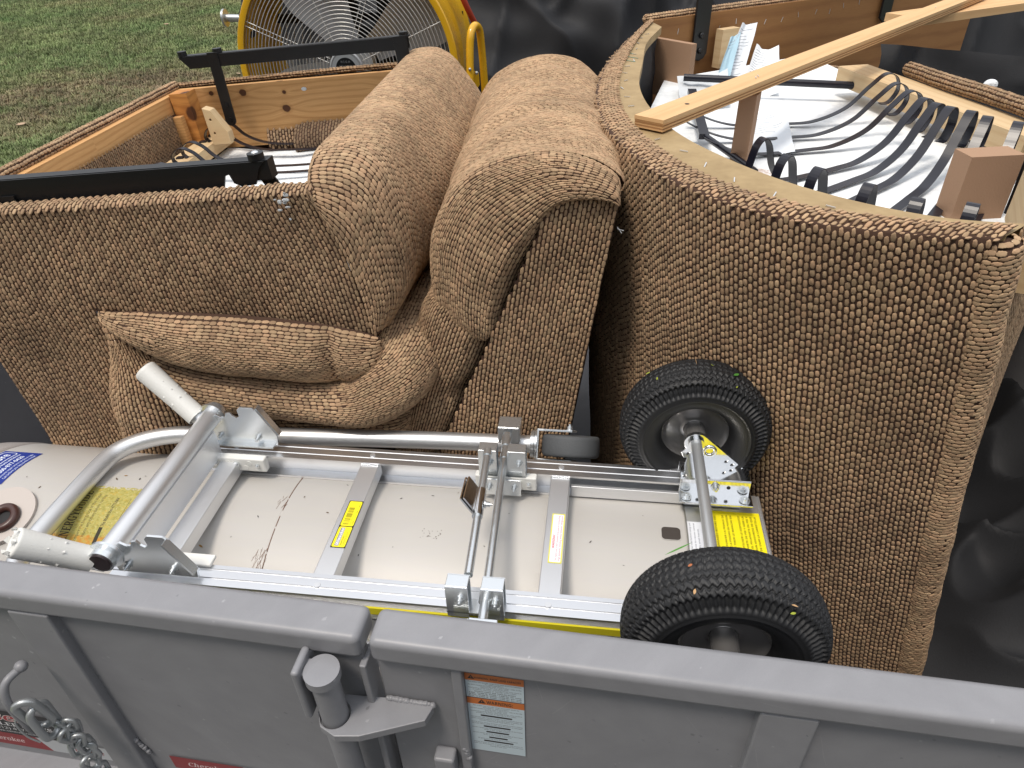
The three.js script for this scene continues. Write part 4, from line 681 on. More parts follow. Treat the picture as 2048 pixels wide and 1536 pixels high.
  mesh('corner_post', uvBox(0.03, 0.14, 0.02, -0.100, -0.115, -0.775, 0.3, 0.2), mPine, R);
  mesh('end_lining', [new THREE.PlaneGeometry(0.84, 0.25).rotateY(Math.PI / 2).translate(-0.108, -0.165, -0.44)], mWeave, R);
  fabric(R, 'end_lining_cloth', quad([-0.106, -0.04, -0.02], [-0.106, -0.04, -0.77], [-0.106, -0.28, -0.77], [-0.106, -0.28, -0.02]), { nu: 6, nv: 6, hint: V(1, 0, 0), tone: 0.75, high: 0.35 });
  mesh('spring_rail', uvBox(0.056, 0.03, 0.86, -0.050, -0.128, -0.44, 0.3, 0.2, 'z'), mPale, R);
  const tb = plate([[0, -0.115], [0.046, -0.115], [0.046, -0.088], [0.018, -0.034], [0.0, -0.028]], 0.026, 0.001, [[0.012, -0.055, 0.004], [0.012, -0.088, 0.004]]).translate(-0.018, 0, -0.785); mesh('glue_block', tb, mPale, R);
  mesh('felt_pad', (() => { const g = new THREE.PlaneGeometry(0.56, 0.86, 40, 50).rotateX(-Math.PI / 2).translate(0.24, -0.158, -0.44), p = g.attributes.position; for (let i = 0; i < p.count; i++) p.setY(i, p.getY(i) + 0.010 * N3.noise(p.getX(i) * 8, p.getZ(i) * 8, 1) - 0.012 * Math.sin((p.getX(i) + 0.04) / 0.56 * 3.14)); g.computeVertexNormals(); return g; })(), mFelt, R);
  for (const z of [-0.835, -0.78, -0.65, -0.60, -0.49, -0.42, -0.30, -0.18]) {
    mesh('spring', strap([[-0.030, -0.118, z], [-0.045, -0.102, z], [-0.035, -0.083, z], [-0.015, -0.076, z], [0.008, -0.088, z - 0.002], [0.035, -0.118, z - 0.004], [0.085, -0.142, z - 0.008], [0.2, -0.152, z - 0.01], [0.5, -0.148, z - 0.012]], 0.014, [0, 0, 1]), mSpring, R);
    mesh('spring_clip', box(0.018, 0.004, 0.014, -0.055, -0.111, z, 0.001), mSpring, R);
  }
  // loose lining flap on the far board
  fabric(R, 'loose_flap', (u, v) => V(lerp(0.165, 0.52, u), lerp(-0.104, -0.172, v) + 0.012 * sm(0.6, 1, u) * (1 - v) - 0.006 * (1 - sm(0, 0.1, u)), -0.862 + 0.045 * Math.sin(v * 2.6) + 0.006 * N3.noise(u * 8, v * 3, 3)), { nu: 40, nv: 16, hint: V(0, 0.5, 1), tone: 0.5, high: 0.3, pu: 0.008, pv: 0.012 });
  fabric(R, 'loose_flap', quad([0.082, -0.118, -0.866], [0.165, -0.118, -0.866], [0.165, -0.165, -0.850], [0.082, -0.160, -0.850]), { nu: 8, nv: 6, hint: V(0, 0.5, 1), tone: 0.9, pu: 0.008 });
  // tufts of stuffing and staples left on the frame
  mesh('stuffing_tuft', new THREE.IcosahedronGeometry(0.006, 2).scale(1.2, 0.8, 0.3).translate(0.21, -0.024, -0.871), mFelt, R);
  const stf = []; for (let i = 0; i < 9; i++) { const x = rr(0.456, 0.484), y = rr(-0.034, 0.012); stf.push(new THREE.IcosahedronGeometry(rr(0.0012, 0.0030), 1).scale(rr(0.8, 2.2), rr(0.6, 1.4), 0.5).translate(x, y, 0.0105 + rr(0, 0.002))); } mesh('stuffing_tuft', stf, mFelt, R, { kind: 'stuff' });
  // black recliner mechanism: two bars with straps
  const bar = (x0, x1, y0, y1, z, cut) => { const pts = cut ? [[x0, y0], [x1 - 0.075, y0], [x1 - 0.068, y0 + 0.018], [x1 - 0.060, y0 + 0.020], [x1 - 0.056, y0 + 0.006], [x1 - 0.045, y0], [x1 - 0.022, y0 + 0.002], [x1 - 0.010, y1 - 0.010], [x1, y1], [x0, y1]] : [[x0 + 0.022, y0], [x1 - 0.004, y0], [x1, y0 + 0.004], [x1, y1], [x0, y1], [x0 + 0.004, y1 - 0.006]]; return [plate(pts, 0.0035, 0.0005).translate(0, 0, z), box(x1 - x0, 0.0035, 0.022, (x0 + x1) / 2, y1 - 0.0005, z - 0.0105)]; };
  const mech = part('mechanism_bar', R); mesh('angle', bar(-0.34, 0.432, 0.006, 0.042, -0.045, true), mBlackMetal, mech);
  mesh('strap', [new THREE.BoxGeometry(0.022, 0.090, 0.004).rotateZ(0.42).translate(0.432, 0.002, -0.052), box(0.026, 0.03, 0.024, 0.425, 0.028, -0.055)], mBlackMetal, mech);
  mesh('strap', box(0.026, 0.06, 0.004, -0.006, -0.012, -0.038), mBlackMetal, mech); mesh('rivet', [new THREE.CylinderGeometry(0.0125, 0.0125, 0.010, 26).translate(0.418, 0.048, -0.052)], mBlackMetal, mech); mesh('rivet_tip', new THREE.SphereGeometry(0.006, 14, 8).scale(1, 0.5, 1).translate(0.418, 0.053, -0.052), mZinc, mech);
  const mech2 = part('mechanism_bar', R); mesh('angle', bar(-0.07, 0.512, 0.054, 0.082, -0.828, false), mBlackMetal, mech2);
  const st = (x0, y0, x1, y1, w, z) => { const a = Math.atan2(x1 - x0, -(y1 - y0)), L = Math.hypot(x1 - x0, y1 - y0), p = [[-w / 2, 0], [w / 2, 0]]; for (let k = 0; k <= 8; k++) { const q = -k / 8 * Math.PI; p.push([Math.cos(q) * w / 2, -L + w / 2 + Math.sin(q) * w / 2]); } return plate(p, 0.004, 0.0006).rotateZ(a).translate(x0, y0, z); };
  mesh('strap', st(0.020, 0.086, 0.014, -0.088, 0.026, -0.826), mBlackMetal, mech2); mesh('strap', st(0.492, 0.084, 0.498, -0.10, 0.032, -0.824), mBlackMetal, mech2);
  for (const [x, y] of [[0.016, -0.072], [0.017, -0.036]]) mesh('screw', new THREE.CylinderGeometry(0.0048, 0.0048, 0.003, 18).rotateX(Math.PI / 2).translate(x, y, -0.820), mBlackMetal, mech2);
  for (const [x, y] of [[-0.062, 0.088], [0.030, 0.088], [0.500, 0.086]]) mesh('rivet', [new THREE.CylinderGeometry(0.011, 0.011, 0.011, 24).translate(x, y, -0.834)], mBlackMetal, mech2);
}
// ---------------------------------------------------------------- detached recliner backrest standing on edge
const bro = V(-0.02, 0.735, -1.4);
const brest = thing('upholstered_cushion', 'detached puffy brown chenille recliner back cushion standing between recliner and curved sofa', 'cushion', [0, 0, 0]);
{
  const B = brest, near = -1.0, far = -1.86;
  // puffy head pillow: section in x, y swept away from the camera
  const up = curve([[0.083, 1.630, 0], [0.150, 1.652, 0], [0.177, 1.660, 0], [0.176, 1.676, 0], [0.140, 1.704, 0], [0.080, 1.722, 0], [0.015, 1.720, 0], [-0.04, 1.702, 0], [-0.08, 1.672, 0], [-0.118, 1.605, 0], [-0.128, 1.530, 0], [-0.118, 1.46, 0], [-0.090, 1.413, 0], [-0.04, 1.41, 0], [0.0, 1.45, 0], [0.03, 1.53, 0]]);
  const shift = (z) => V(0.058 * (near - z) / 0.86, 0, 0);
  const headC = V(0.055, 1.60, 0);
  const sweep = (sec, cen, z0, z1, e0, e1, seedN, amp = 0.006) => (u, v) => {
    const L = z0 - z1, d = v * L, k0 = Math.min(1, d / e0), k1 = Math.min(1, (L - d) / e1), b = Math.min(Math.sqrt(Math.max(0, 1 - (1 - k0) ** 2.2)), Math.sqrt(Math.max(0, 1 - (1 - k1) ** 2)));
    const p = sec(u).sub(cen).multiplyScalar(0.10 + 0.90 * b).add(cen), z = z0 - d; p.z = z; p.add(shift(z));
    const n = sec(Math.min(1, u + 0.01)).sub(sec(Math.max(0, u - 0.01))).normalize(); p.x += -n.y * amp * b * N3.noise(u * 8, d * 12, seedN) * 1.2; p.y += n.x * amp * b * N3.noise(u * 8, d * 12, seedN) * 1.2; return p;
  };
  // the front end of the pillow as a soft domed face (columns follow the pillow), then the length of it
  const dome = (sec, cen, z0, depth, seedN) => (u, v) => { const r = Math.pow(1 - v, 1), q = sec(u).sub(cen); const p = cen.clone().addScaledVector(q, Math.sin(r * Math.PI / 2)); p.z = z0 - depth + depth * Math.cos(r * Math.PI / 2) + 0.004 * N3.noise(p.x * 20, p.y * 20, seedN); return p.add(shift(p.z)); };
  const hintH = (p) => V(p.x - 0.04, p.y - 1.58, (p.z - near + 0.12) * (p.z > near - 0.08 ? 4 : 0));
  const tubeP = sweep(up, headC, near - 0.058, far, 1e-6, 0.10, 3, 0.009);
  fabric(B, 'head_pillow', (u, v) => tubeP(v, u), { nu: 80, nv: 90, hint: hintH, pu: 0.0064, pv: 0.0115, cover: 0.94, lenK: 1.0, high: 0.36 });
  const endH = (() => {           // columns fan out from the back corner like the gathered end of the pillow
    const top = curve([[0.174, 1.664, 0], [0.172, 1.680, 0], [0.140, 1.704, 0], [0.080, 1.722, 0], [0.015, 1.720, 0], [-0.04, 1.702, 0], [-0.08, 1.672, 0], [-0.118, 1.605, 0], [-0.128, 1.530, 0], [-0.122, 1.46, 0], [-0.108, 1.42, 0], [-0.080, 1.402, 0]]), seam = curve([[0.160, 1.655, 0], [0.120, 1.650, 0], [0.087, 1.640, 0], [0.062, 1.592, 0], [0.034, 1.535, 0], [0.004, 1.468, 0], [-0.008, 1.435, 0], [-0.026, 1.412, 0]]);
    return (u, v) => { const a = seam(u), b = top(u), q = Math.sin(v * Math.PI / 2), p = a.clone().lerp(b, q); p.z = near - 0.058 + 0.058 * Math.pow(Math.cos(v * Math.PI / 2), 0.8) * (0.35 + 0.65 * Math.sin(Math.min(1, v * 5) * 1.57)) + 0.006 * N3.noise(u * 6, v * 4, 9); if (v < 0.2) p.z -= 0.02 * (1 - v / 0.2); if (u > 0.86) p.z -= 0.05 * (1 - Math.sqrt(Math.max(0, 1 - ((u - 0.86) / 0.14) ** 2))); return p; };
  })();
  fabric(B, 'head_pillow_end', (u, v) => endH(v, u), { nu: 40, nv: 60, hint: V(-0.1, 0.4, 1), pu: 0.0058, pv: 0.0115, cover: 0.88, lenK: 0.95, high: 0.40 });
  // lower lumbar pillow
  const lo = curve([[-0.03, 1.47, 0], [-0.10, 1.500, 0], [-0.140, 1.482, 0], [-0.168, 1.41, 0], [-0.206, 1.285, 0], [-0.232, 1.16, 0], [-0.236, 1.05, 0], [-0.205, 0.95, 0], [-0.12, 0.86, 0], [-0.05, 0.95, 0], [-0.06, 1.15, 0], [-0.03, 1.35, 0]]), loC = V(-0.11, 1.2, 0);
  const loP = sweep(lo, loC, near - 0.07, far, 1e-6, 0.1, 6);
  fabric(B, 'lumbar_pillow', (u, v) => loP(v, u), { nu: 60, nv: 60, hint: (p) => V(p.x + 0.09, p.y - 1.2, 0), mask: (u, v) => v < 0.62 });
  const loO = curve([[-0.085, 1.500, 0], [-0.135, 1.486, 0], [-0.168, 1.41, 0], [-0.206, 1.285, 0], [-0.232, 1.16, 0], [-0.236, 1.05, 0], [-0.235, 0.95, 0]]), loI = curve([[0.012, 1.490, 0], [-0.004, 1.445, 0], [-0.052, 1.335, 0], [-0.096, 1.236, 0], [-0.155, 1.10, 0], [-0.20, 0.97, 0]]);
  const loEnd = (u, v) => { const q = loI(u).lerp(loO(u), Math.sin(v * Math.PI / 2)); q.z = near - 0.07 + 0.062 * Math.pow(Math.cos(v * Math.PI / 2), 0.8) * (0.15 + 0.85 * Math.sin(Math.min(1, v * 3.2) * 1.57)) - 0.016 * Math.exp(-(((u - 0.36 - 0.1 * v) / 0.05) ** 2)) * (1 - v) + 0.004 * N3.noise(u * 9, v * 4, 3); return q; };
  fabric(B, 'lumbar_pillow_end', (u, v) => loEnd(v, u), { nu: 40, nv: 60, hint: V(-0.1, 0.3, 1), pu: 0.0062, lenK: 0.95 });
  // flat side of the frame
  const sp = (u, v) => { const y = lerp(1.668, 1.10, v), xr = lerp(0.172, 0.088, v), x = xr - (1 - u) * 0.26; return V(x, y, near - 0.016 + 0.006 * Math.sin(clamp((x + 0.1) * 4) * 3.14) + 0.004 * N3.noise(x * 12, v * 6, 5)); };
  fabric(B, 'frame_side', sp, { nu: 60, nv: 80, hint: V(0, 0.2, 1), mask: (u, v) => { const p = sp(u, v); return p.x > 0.070 + (p.y - 1.668) * 0.43; } });
  fabric(B, 'frame_side', (u, v) => { const p = V(lerp(-0.165, 0.088, u) - 0.03 * v, lerp(1.10, 0.76, v), near - 0.030 - 0.008 * v); return p; }, { nu: 12, nv: 12, hint: V(0, 0.2, 1) });
  fabric(B, 'frame_back', quad([0.172, 1.655, near - 0.03], [0.240, 1.655, far], [0.09, 0.74, far], [0.045, 0.74, near - 0.03]), { nu: 8, nv: 8, tufts: false, mat: mWeave });
  mesh('core', [new THREE.BoxGeometry(0.14, 0.8, 0.74).rotateZ(-0.14).translate(0.03, 1.17, -1.46)], mWeave, B);
  mesh('thread_end', [rod([0.170, 1.615, near - 0.02], [0.177, 1.606, near - 0.016], 0.0005, 5), rod([0.170, 1.612, near - 0.02], [0.180, 1.610, near - 0.016], 0.0005, 5)], mPaper, B);
}
// ---------------------------------------------------------------- curved sofa section, upside down
const sofa = thing('curved_sofa', 'curved brown chenille sofa section standing upside down, springs and white felt exposed', 'sofa', [0, 0, 0]);
{
  const S = sofa, Y = 1.70;
  const o2 = [[0.455, -2.39], [0.345, -2.08], [0.246, -1.767], [0.19, -1.486], [0.180, -1.27], [0.2, -1.125], [0.232, -1.004], [0.291, -0.896], [0.366, -0.825], [0.469, -0.779], [0.575, -0.752]];
  const i2 = [[0.470, -2.27], [0.385, -2.03], [0.335, -1.80], [0.287, -1.56], [0.277, -1.378], [0.294, -1.212], [0.330, -1.095], [0.395, -0.962], [0.470, -0.872], [0.545, -0.818], [0.630, -0.792]];
  const b2 = [[0.47, -2.36], [0.37, -2.05], [0.275, -1.76], [0.225, -1.50], [0.212, -1.30], [0.240, -1.165], [0.300, -1.055], [0.40, -0.955], [0.505, -0.880], [0.625, -0.815], [0.755, -0.765]];
  const T = curve(o2.map((p) => [p[0], Y, p[1]])), I = curve(i2.map((p) => [p[0], Y, p[1]])), Bt = curve(b2.map((p) => [p[0], 0.742, p[1]]));
  const wrap = 0.055;
  const face = (u, v) => {
    const t = T(u), i = I(u), inn = i.clone().sub(t).setY(0), w = inn.length(); inn.normalize();
    if (v < wrap) { const a = 1 - v / wrap, p = t.clone().addScaledVector(inn, a * 0.040 - 0.004 * Math.sin(a * 3.14)); p.y = Y + 0.008 * Math.sin(Math.min(1, a * 1.6) * 1.57) + 0.002 * N3.noise(u * 60, a * 3, 1) - 0.002; return p; }
    const q = (v - wrap) / (1 - wrap), p = t.clone().lerp(Bt(u), q); p.addScaledVector(inn, -0.004 - 0.008 * Math.sin(q * 3.14) - 0.005 * N3.noise(u * 8, q * 5, 4)); return p;
  };
  fabric(S, 'curved_back', face, { nu: 140, nv: 90, hint: (p) => V(p.x - 0.9, p.y > Y - 0.004 ? 4 : 0.3, p.z + 1.6), pu: 0.0074, pv: 0.0124, cover: 0.77, lenK: 0.86, waver: 0.14, tone: 1 });
  // welted corner and the end turned away
  const edge = (q) => face(1, lerp(wrap, 1, q));
  const wp = [0, 0.12, 0.3, 0.5, 0.7, 0.85, 1].map((q) => { const p = edge(q); return [p.x + 0.012, p.y - (q ? 0 : 0.004), p.z - 0.018]; });
  const welt = roll(wp, (v) => 0.027 + 0.003 * N3.noise(v * 14, 1, 1), 0.012, 0.01);
  fabric(S, 'welted_corner', (u, v) => welt(v, u), { nu: 90, nv: 24, hint: (p) => V(0.2, 0.2, 1), pu: 0.0064, pv: 0.0108, cover: 0.95, lenK: 1.0, high: 0.40 });
  fabric(S, 'end_panel', quad([0.605, Y, -0.765], [1.42, Y, -1.62], [1.18, 0.742, -1.46], [0.790, 0.742, -0.785]), { nu: 8, nv: 8, hint: V(1, 0, 0.5), tone: 0.9 });
  // wooden base ring
  const rg = (() => {
    const n = 160, pos = [], uv = [], idx = []; const th = 0.020;
    for (let k = 0; k <= n; k++) { const a = T(k / n).lerp(I(k / n), 0.2), b = I(k / n); for (const [p, y] of [[a, Y], [b, Y], [b, Y - th], [a, Y - th]]) { pos.push(p.x, y, p.z); uv.push(p.x * 1.6, p.z * 1.6 + y * 3); } }
    for (let k = 0; k < n; k++) for (let c = 0; c < 4; c++) { const a = k * 4 + c, b = k * 4 + (c + 1) % 4; idx.push(a, b, a + 4, b, b + 4, a + 4); }
    const g = new THREE.BufferGeometry(); g.setAttribute('position', new THREE.Float32BufferAttribute(pos, 3)); g.setAttribute('uv', new THREE.Float32BufferAttribute(uv, 2)); g.setIndex(idx); const o = g.toNonIndexed(); o.computeVertexNormals(); return o;
  })();
  mRing.side = THREE.DoubleSide; mesh('base_ring', rg, mRing, S);
  // inner wall below the ring (black lining) and the boards
  const lining = (u, v) => { const p = T(u).lerp(I(u), 0.75); p.y = lerp(Y - 0.02, 1.42, v); p.addScaledVector(V(N3.noise(u * 14, v * 3, 1), 0, N3.noise(u * 14, v * 3, 5)), 0.014); return p; };
  fabric(S, 'black_lining', lining, { nu: 80, nv: 10, tufts: false, mat: mTarp });
  const bx = (name, a, b, y0, y1, th, m, W = 1.4, H = 0.35) => { const d = V(b[0] - a[0], 0, b[1] - a[1]), L = d.length(), g = uvBox(L, y1 - y0, th, 0, 0, 0, W, H); g.rotateY(-Math.atan2(d.z, d.x)).translate((a[0] + b[0]) / 2, (y0 + y1) / 2, (a[1] + b[1]) / 2); return mesh(name, g, m, S); };
  bx('far_board', [0.455, -2.395], [1.95, -3.235], 1.385, Y, 0.020, mBoard);
  fabric(S, 'edge_trim', roll([[0.44, Y + 0.002, -2.40], [0.8, Y + 0.004, -2.602], [1.3, Y + 0.003, -2.882], [1.8, Y, -3.165]], 0.0115, 0.01, 0.01), { nu: 12, nv: 60, hint: V(0, 1, 0.3), pu: 0.0082, pv: 0.0105 });
  fabric(S, 'far_panel', quad([0.44, Y, -2.41], [1.95, Y, -3.26], [1.95, 0.74, -3.26], [0.44, 0.74, -2.41]), { nu: 4, nv: 4, tufts: false, mat: mWeave });
  bx('corner_gusset', [0.468, -2.35], [0.56, -2.22], 1.50, 1.66, 0.02, mMdf);
  const fp = [[0.30, -1.25], [0.34, -1.06], [0.42, -0.92], [0.52, -0.83], [0.64, -0.81], [0.98, -1.25], [1.10, -1.80], [1.05, -2.60], [0.50, -2.30], [0.36, -1.85], [0.29, -1.50]];
  const felt = new THREE.ShapeGeometry(shapeOf(fp.map((p) => [p[0], -p[1]]))).rotateX(-Math.PI / 2); felt.attributes.uv.array.forEach((q, i, a) => { a[i] = q * 1.5; });
  const fm = mesh('felt_pad', felt, mFelt, S); fm.position.y = 1.548;
  const stain = mesh('felt_stain', new THREE.CircleGeometry(0.03, 20).scale(0.8, 1.6, 1).rotateX(-Math.PI / 2).translate(0.535, 1.5495, -1.41), std({ map: data(64, 64, (u, v) => { const n = 0.35 + 0.65 * clamp(0.5 + fbm(u * 6, v * 6, 3, 4) * 1.6); return [lerp(0.62, 0.9, n), lerp(0.5, 0.9, n), lerp(0.45, 0.9, n)]; }), roughness: 1 }), fm); stain.position.y = -1.548;
  bx('spring_rail', [0.96, -2.05], [1.06, -1.38], 1.58, 1.625, 0.085, mPale, 0.5, 0.2);
  fabric(S, 'fabric_roll', roll([[1.04, 1.640, -1.92], [1.055, 1.642, -1.75], [1.075, 1.645, -1.60], [1.09, 1.645, -1.45], [1.10, 1.64, -1.36]], 0.016, 0.015, 0.01), { nu: 14, nv: 50, hint: V(-0.2, 1, 0.3), pu: 0.009, pv: 0.010, tone: 0.8 });
  fabric(S, 'fabric_roll', roll([[0.66, 1.475, -2.42], [0.85, 1.490, -2.52], [1.05, 1.475, -2.62], [1.2, 1.46, -2.66]], 0.035, 0.02, 0.02), { nu: 24, nv: 40, hint: V(0, 0.7, 0.7), pu: 0.0095, tone: 0.9 });
  fabric(S, 'black_lining', (u, v) => V(lerp(1.12, 1.75, u), lerp(1.64, 1.30, v), lerp(-2.25, -1.75, u) + 0.03 * N3.noise(u * 6, v * 5, 2) + 0.1 * v), { nu: 24, nv: 14, tufts: false, mat: mTarp });
  mesh('stuffing_tuft', new THREE.IcosahedronGeometry(0.016, 3).scale(1, 0.8, 0.7).translate(1.10, 1.655, -1.66), mFelt, S);
  bx('top_plywood', [1.22, -2.36], [1.95, -2.72], 1.675, Y - 0.002, 0.12, mPly, 1.0, 0.12);
  // posts and leg blocks
  const post = (name, x, z, y0, y1, w, d, m, ry = 0) => mesh(name, uvBox(w, y1 - y0, d, 0, 0, 0, 0.3, 0.2).rotateY(ry).translate(x, (y0 + y1) / 2, z), m, S);
  post('prop_post', 0.497, -1.475, 1.555, 1.698, 0.034, 0.044, mMdf, -0.5);
  post('leg_block', 0.826, -1.186, 1.545, 1.660, 0.094, 0.048, mMdf, 0.06);
  post('glue_block', 0.735, -2.50, 1.54, 1.655, 0.075, 0.03, mPale, 0.52);
  post('side_bracket', 0.905, -1.165, 1.50, 1.665, 0.012, 0.05, mBlackMetal, 0.3); bx('side_board', [0.665, -0.80], [0.80, -1.04], 1.60, Y - 0.003, 0.022, mPale, 0.5, 0.2);
  // black metal leg bracket screwed to the far board
  const lb = part('leg_bracket', S); const px = V(0.655, 0, -2.485);
  mesh('strap', [plate([[-0.030, 0.28], [-0.030, -0.03], [-0.018, -0.045], [0, -0.05], [0.018, -0.045], [0.030, -0.03], [0.030, 0.28]], 0.006, 0.001).rotateY(29.5 * RAD).translate(px.x - 0.015, 1.615, px.z + 0.005)], mBlackMetal, lb);
  for (const y of [1.595, 1.640]) mesh('screw', new THREE.SphereGeometry(0.009, 16, 8).scale(1, 1, 0.5).rotateY(29.5 * RAD).translate(px.x - 0.011, y, px.z + 0.015), mBlackMetal, lb);
  const lb2 = part('leg_bracket', S); mesh('strap', [plate([[-0.028, 0.2], [-0.028, -0.02], [0, -0.04], [0.028, -0.02], [0.028, 0.2]], 0.006, 0.001).rotateY(29.5 * RAD).translate(1.44, 1.63, -2.925)], mBlackMetal, lb2);
  // steel frame of the spring unit
  const fr = part('spring_frame', S); mesh('bar', rod([0.505, 1.600, -2.08], [1.06, 1.590, -1.93], 0.010, 8), mSpring, fr); mesh('bar', [uvBox(0.022, 0.012, 0.42, 0, 0, 0, 1, 1).rotateY(-0.16).translate(0.475, 1.585, -1.78)], mSpring, fr); mesh('bar', rod([0.445, 1.585, -1.58], [0.50, 1.57, -1.38], 0.007, 8), mSpring, fr);
  // zigzag bands
  const sp = [[[0.47, -1.76], [0.915, -1.745]], [[0.445, -1.64], [0.89, -1.648]], [[0.455, -1.52], [0.887, -1.578]], [[0.489, -1.335], [0.883, -1.516]], [[0.499, -1.232], [0.886, -1.475]], [[0.528, -1.160], [0.897, -1.445]], [[0.577, -1.078], [0.919, -1.412]], [[0.622, -1.012], [0.927, -1.372]], [[0.69, -0.985], [0.96, -1.33]]];
  sp.forEach(([a, b], k) => {
    const d = V(b[0] - a[0], 0, b[1] - a[1]), L = d.length(); d.normalize(); const s = V(-d.z, 0, d.x), at = (q, y) => [a[0] + d.x * q, y, a[1] + d.z * q];
    const pts = [...(k < 3 ? [at(-0.03, 1.60), at(0, 1.585), at(0.05, 1.566)] : [at(-0.034, 1.565), at(-0.026, 1.60), at(-0.014, 1.640), at(0.0, 1.650), at(0.014, 1.638), at(0.034, 1.588), at(0.058, 1.562)]), at(0.10, 1.556), at(L * 0.5, 1.557), at(L - 0.16, 1.562), at(L - 0.09, 1.592), at(L - 0.045, 1.640), at(L - 0.012, 1.668), at(L + 0.012, 1.660), at(L + 0.022, 1.630), at(L + 0.006, 1.602), at(L - 0.012, 1.600)];
    mesh('spring', strap(pts, 0.0180, [s.x, 0, s.z], 0.0016, 140), mSpring, S);
  });
  // staples round the ring
  const sg = box(0.013, 0.0015, 0.0016); for (let k = 0; k < 22; k++) { const u = 0.10 + k * 0.041, p = T(u).lerp(I(u), rr(0.52, 0.72)); const m = mesh('staple', sg, mStaple, S); m.position.set(p.x, Y + 0.0016, p.z); m.rotation.set(0, rr(0, 3), rr(-0.25, 0.25)); }
  const sv = box(0.0016, 0.016, 0.0016); for (let k = 0; k < 12; k++) { const q = 0.12 + k * 0.07 + rr(-0.02, 0.02), m = mesh('staple', sv, mStaple, S); m.position.set(0.455 + 0.872 * q * 1.1, 1.655 + rr(-0.015, 0.02), -2.383 - 0.489 * q * 1.1); m.rotation.z = rr(-0.3, 0.3); }
  // green crayon strokes on the bare ring
  const mk = std({ color: lin(0.10, 0.26, 0.20), roughness: 0.9 }); for (const [u, w] of [[0.26, 0.3], [0.285, 0.55], [0.31, 0.45]]) { const p = T(u), q = I(u), a = p.clone().lerp(q, 0.42), b = p.clone().lerp(q, 0.55 + w * 0.5); mesh('crayon_mark', box(a.distanceTo(b), 0.0004, 0.0022).rotateY(-Math.atan2(b.z - a.z, b.x - a.x)).translate((a.x + b.x) / 2, Y + 0.0008, (a.z + b.z) / 2), mk, S); }
}
// plywood slat laid across the sofa
{
  const t = thing('plywood_slat', 'long narrow plywood slat lying across the upturned curved sofa', 'slat', [0.245, 1.704, -1.222], Math.atan2(0.72, 0.69));
  const L = 1.95; mesh('face', uvBox(L, 0.006, 0.058, L / 2, 0.0165, 0, 1.0, 0.12), mPly, t);
  const e = []; for (let k = 0; k < 5; k++) e.push(k); e.forEach((k) => mesh('ply_layer', uvBox(L - 0.001 - rr(0, 0.003), 0.0026, 0.058 - (k % 2 ? 0.0016 : 0.0002), L / 2, 0.0012 + k * 0.0027, 0, 1.0, 0.12), std({ map: texPly, color: k % 2 ? lin(0.52, 0.42, 0.34) : lin(0.95, 0.9, 0.85), roughness: 0.9 }), t));
  mesh('nail_hole', new THREE.CylinderGeometry(0.0042, 0.0042, 0.001, 16).translate(0.115, 0.0195, 0.004), mDark, t);
  for (const [x, z, r] of [[0.37, 0.006, 0.5], [0.385, 0.003, 0.6], [1.5, 0, 0.2]]) mesh('staple', box(0.016, 0.0014, 0.0016).rotateY(r).translate(x, 0.0205, z), mStaple, t);
}
// papers tucked into the sofa frame
{
  const printed = (n, tint) => canvasTex(256, 340, (x, w, h) => { x.fillStyle = tint; x.fillRect(0, 0, w, h); x.fillStyle = '#8d939b'; for (let i = 0; i < n; i++) x.fillRect(20, 30 + i * 17, rr(60, 210), 3); });
  const sheet = (name, lab, a, b, c, d, tex, curl) => {
    const f = quad(a, b, c, d), nu = 14, nv = 14, pos = [], uv = [], idx = [], n = V(...b).sub(V(...a)).cross(V(...d).sub(V(...a))).normalize();
    for (let j = 0; j <= nv; j++) for (let i = 0; i <= nu; i++) { const p = f(i / nu, j / nv).addScaledVector(n, curl * Math.sin(i / nu * 3.1) + 0.006 * N3.noise(i / 4, j / 4, curl * 100)); pos.push(p.x, p.y, p.z); uv.push(i / nu, 1 - j / nv); }
    for (let j = 0; j < nv; j++) for (let i = 0; i < nu; i++) { const q = j * (nu + 1) + i, r = q + nu + 1; idx.push(q, r, q + 1, r, r + 1, q + 1); }
    const g = new THREE.BufferGeometry(); g.setAttribute('position', new THREE.Float32BufferAttribute(pos, 3)); g.setAttribute('uv', new THREE.Float32BufferAttribute(uv, 2)); g.setIndex(idx); g.computeVertexNormals();
    return mesh(numbered(name), g, std({ map: tex, roughness: 0.9, side: THREE.DoubleSide }), scene, { label: lab, category: 'paper' });
  };
  sheet('paper_sheet', 'white printed paper standing upright beside the pale block in the sofa', [0.715, 1.70, -2.30], [0.765, 1.70, -2.31], [0.70, 1.55, -2.18], [0.62, 1.55, -2.16], printed(16, '#dfe3e8'), 0.012);
  sheet('paper_sheet', 'pale blue paper sheet behind the upright white paper in the sofa', [0.675, 1.67, -2.26], [0.71, 1.68, -2.28], [0.64, 1.53, -2.12], [0.59, 1.53, -2.10], printed(3, '#a9c6d4'), 0.008);
  sheet('paper_sheet', 'crumpled white paper leaning right of the blue sheet in the sofa', [0.735, 1.66, -2.20], [0.80, 1.655, -2.20], [0.77, 1.56, -2.05], [0.66, 1.56, -2.05], printed(10, '#e6e9ec'), 0.02);
  sheet('paper_sheet', 'grey white paper lying flat left of the upright papers in the sofa', [0.50, 1.59, -2.14], [0.66, 1.60, -2.20], [0.60, 1.575, -1.94], [0.46, 1.575, -1.90], printed(6, '#c9cdd0'), 0.012);
  sheet('paper_sheet', 'white printed paper lying on the felt right of the prop post', [0.60, 1.565, -1.80], [0.72, 1.575, -1.86], [0.63, 1.562, -1.52], [0.53, 1.562, -1.56], printed(9, '#dce3ea'), 0.01);
}
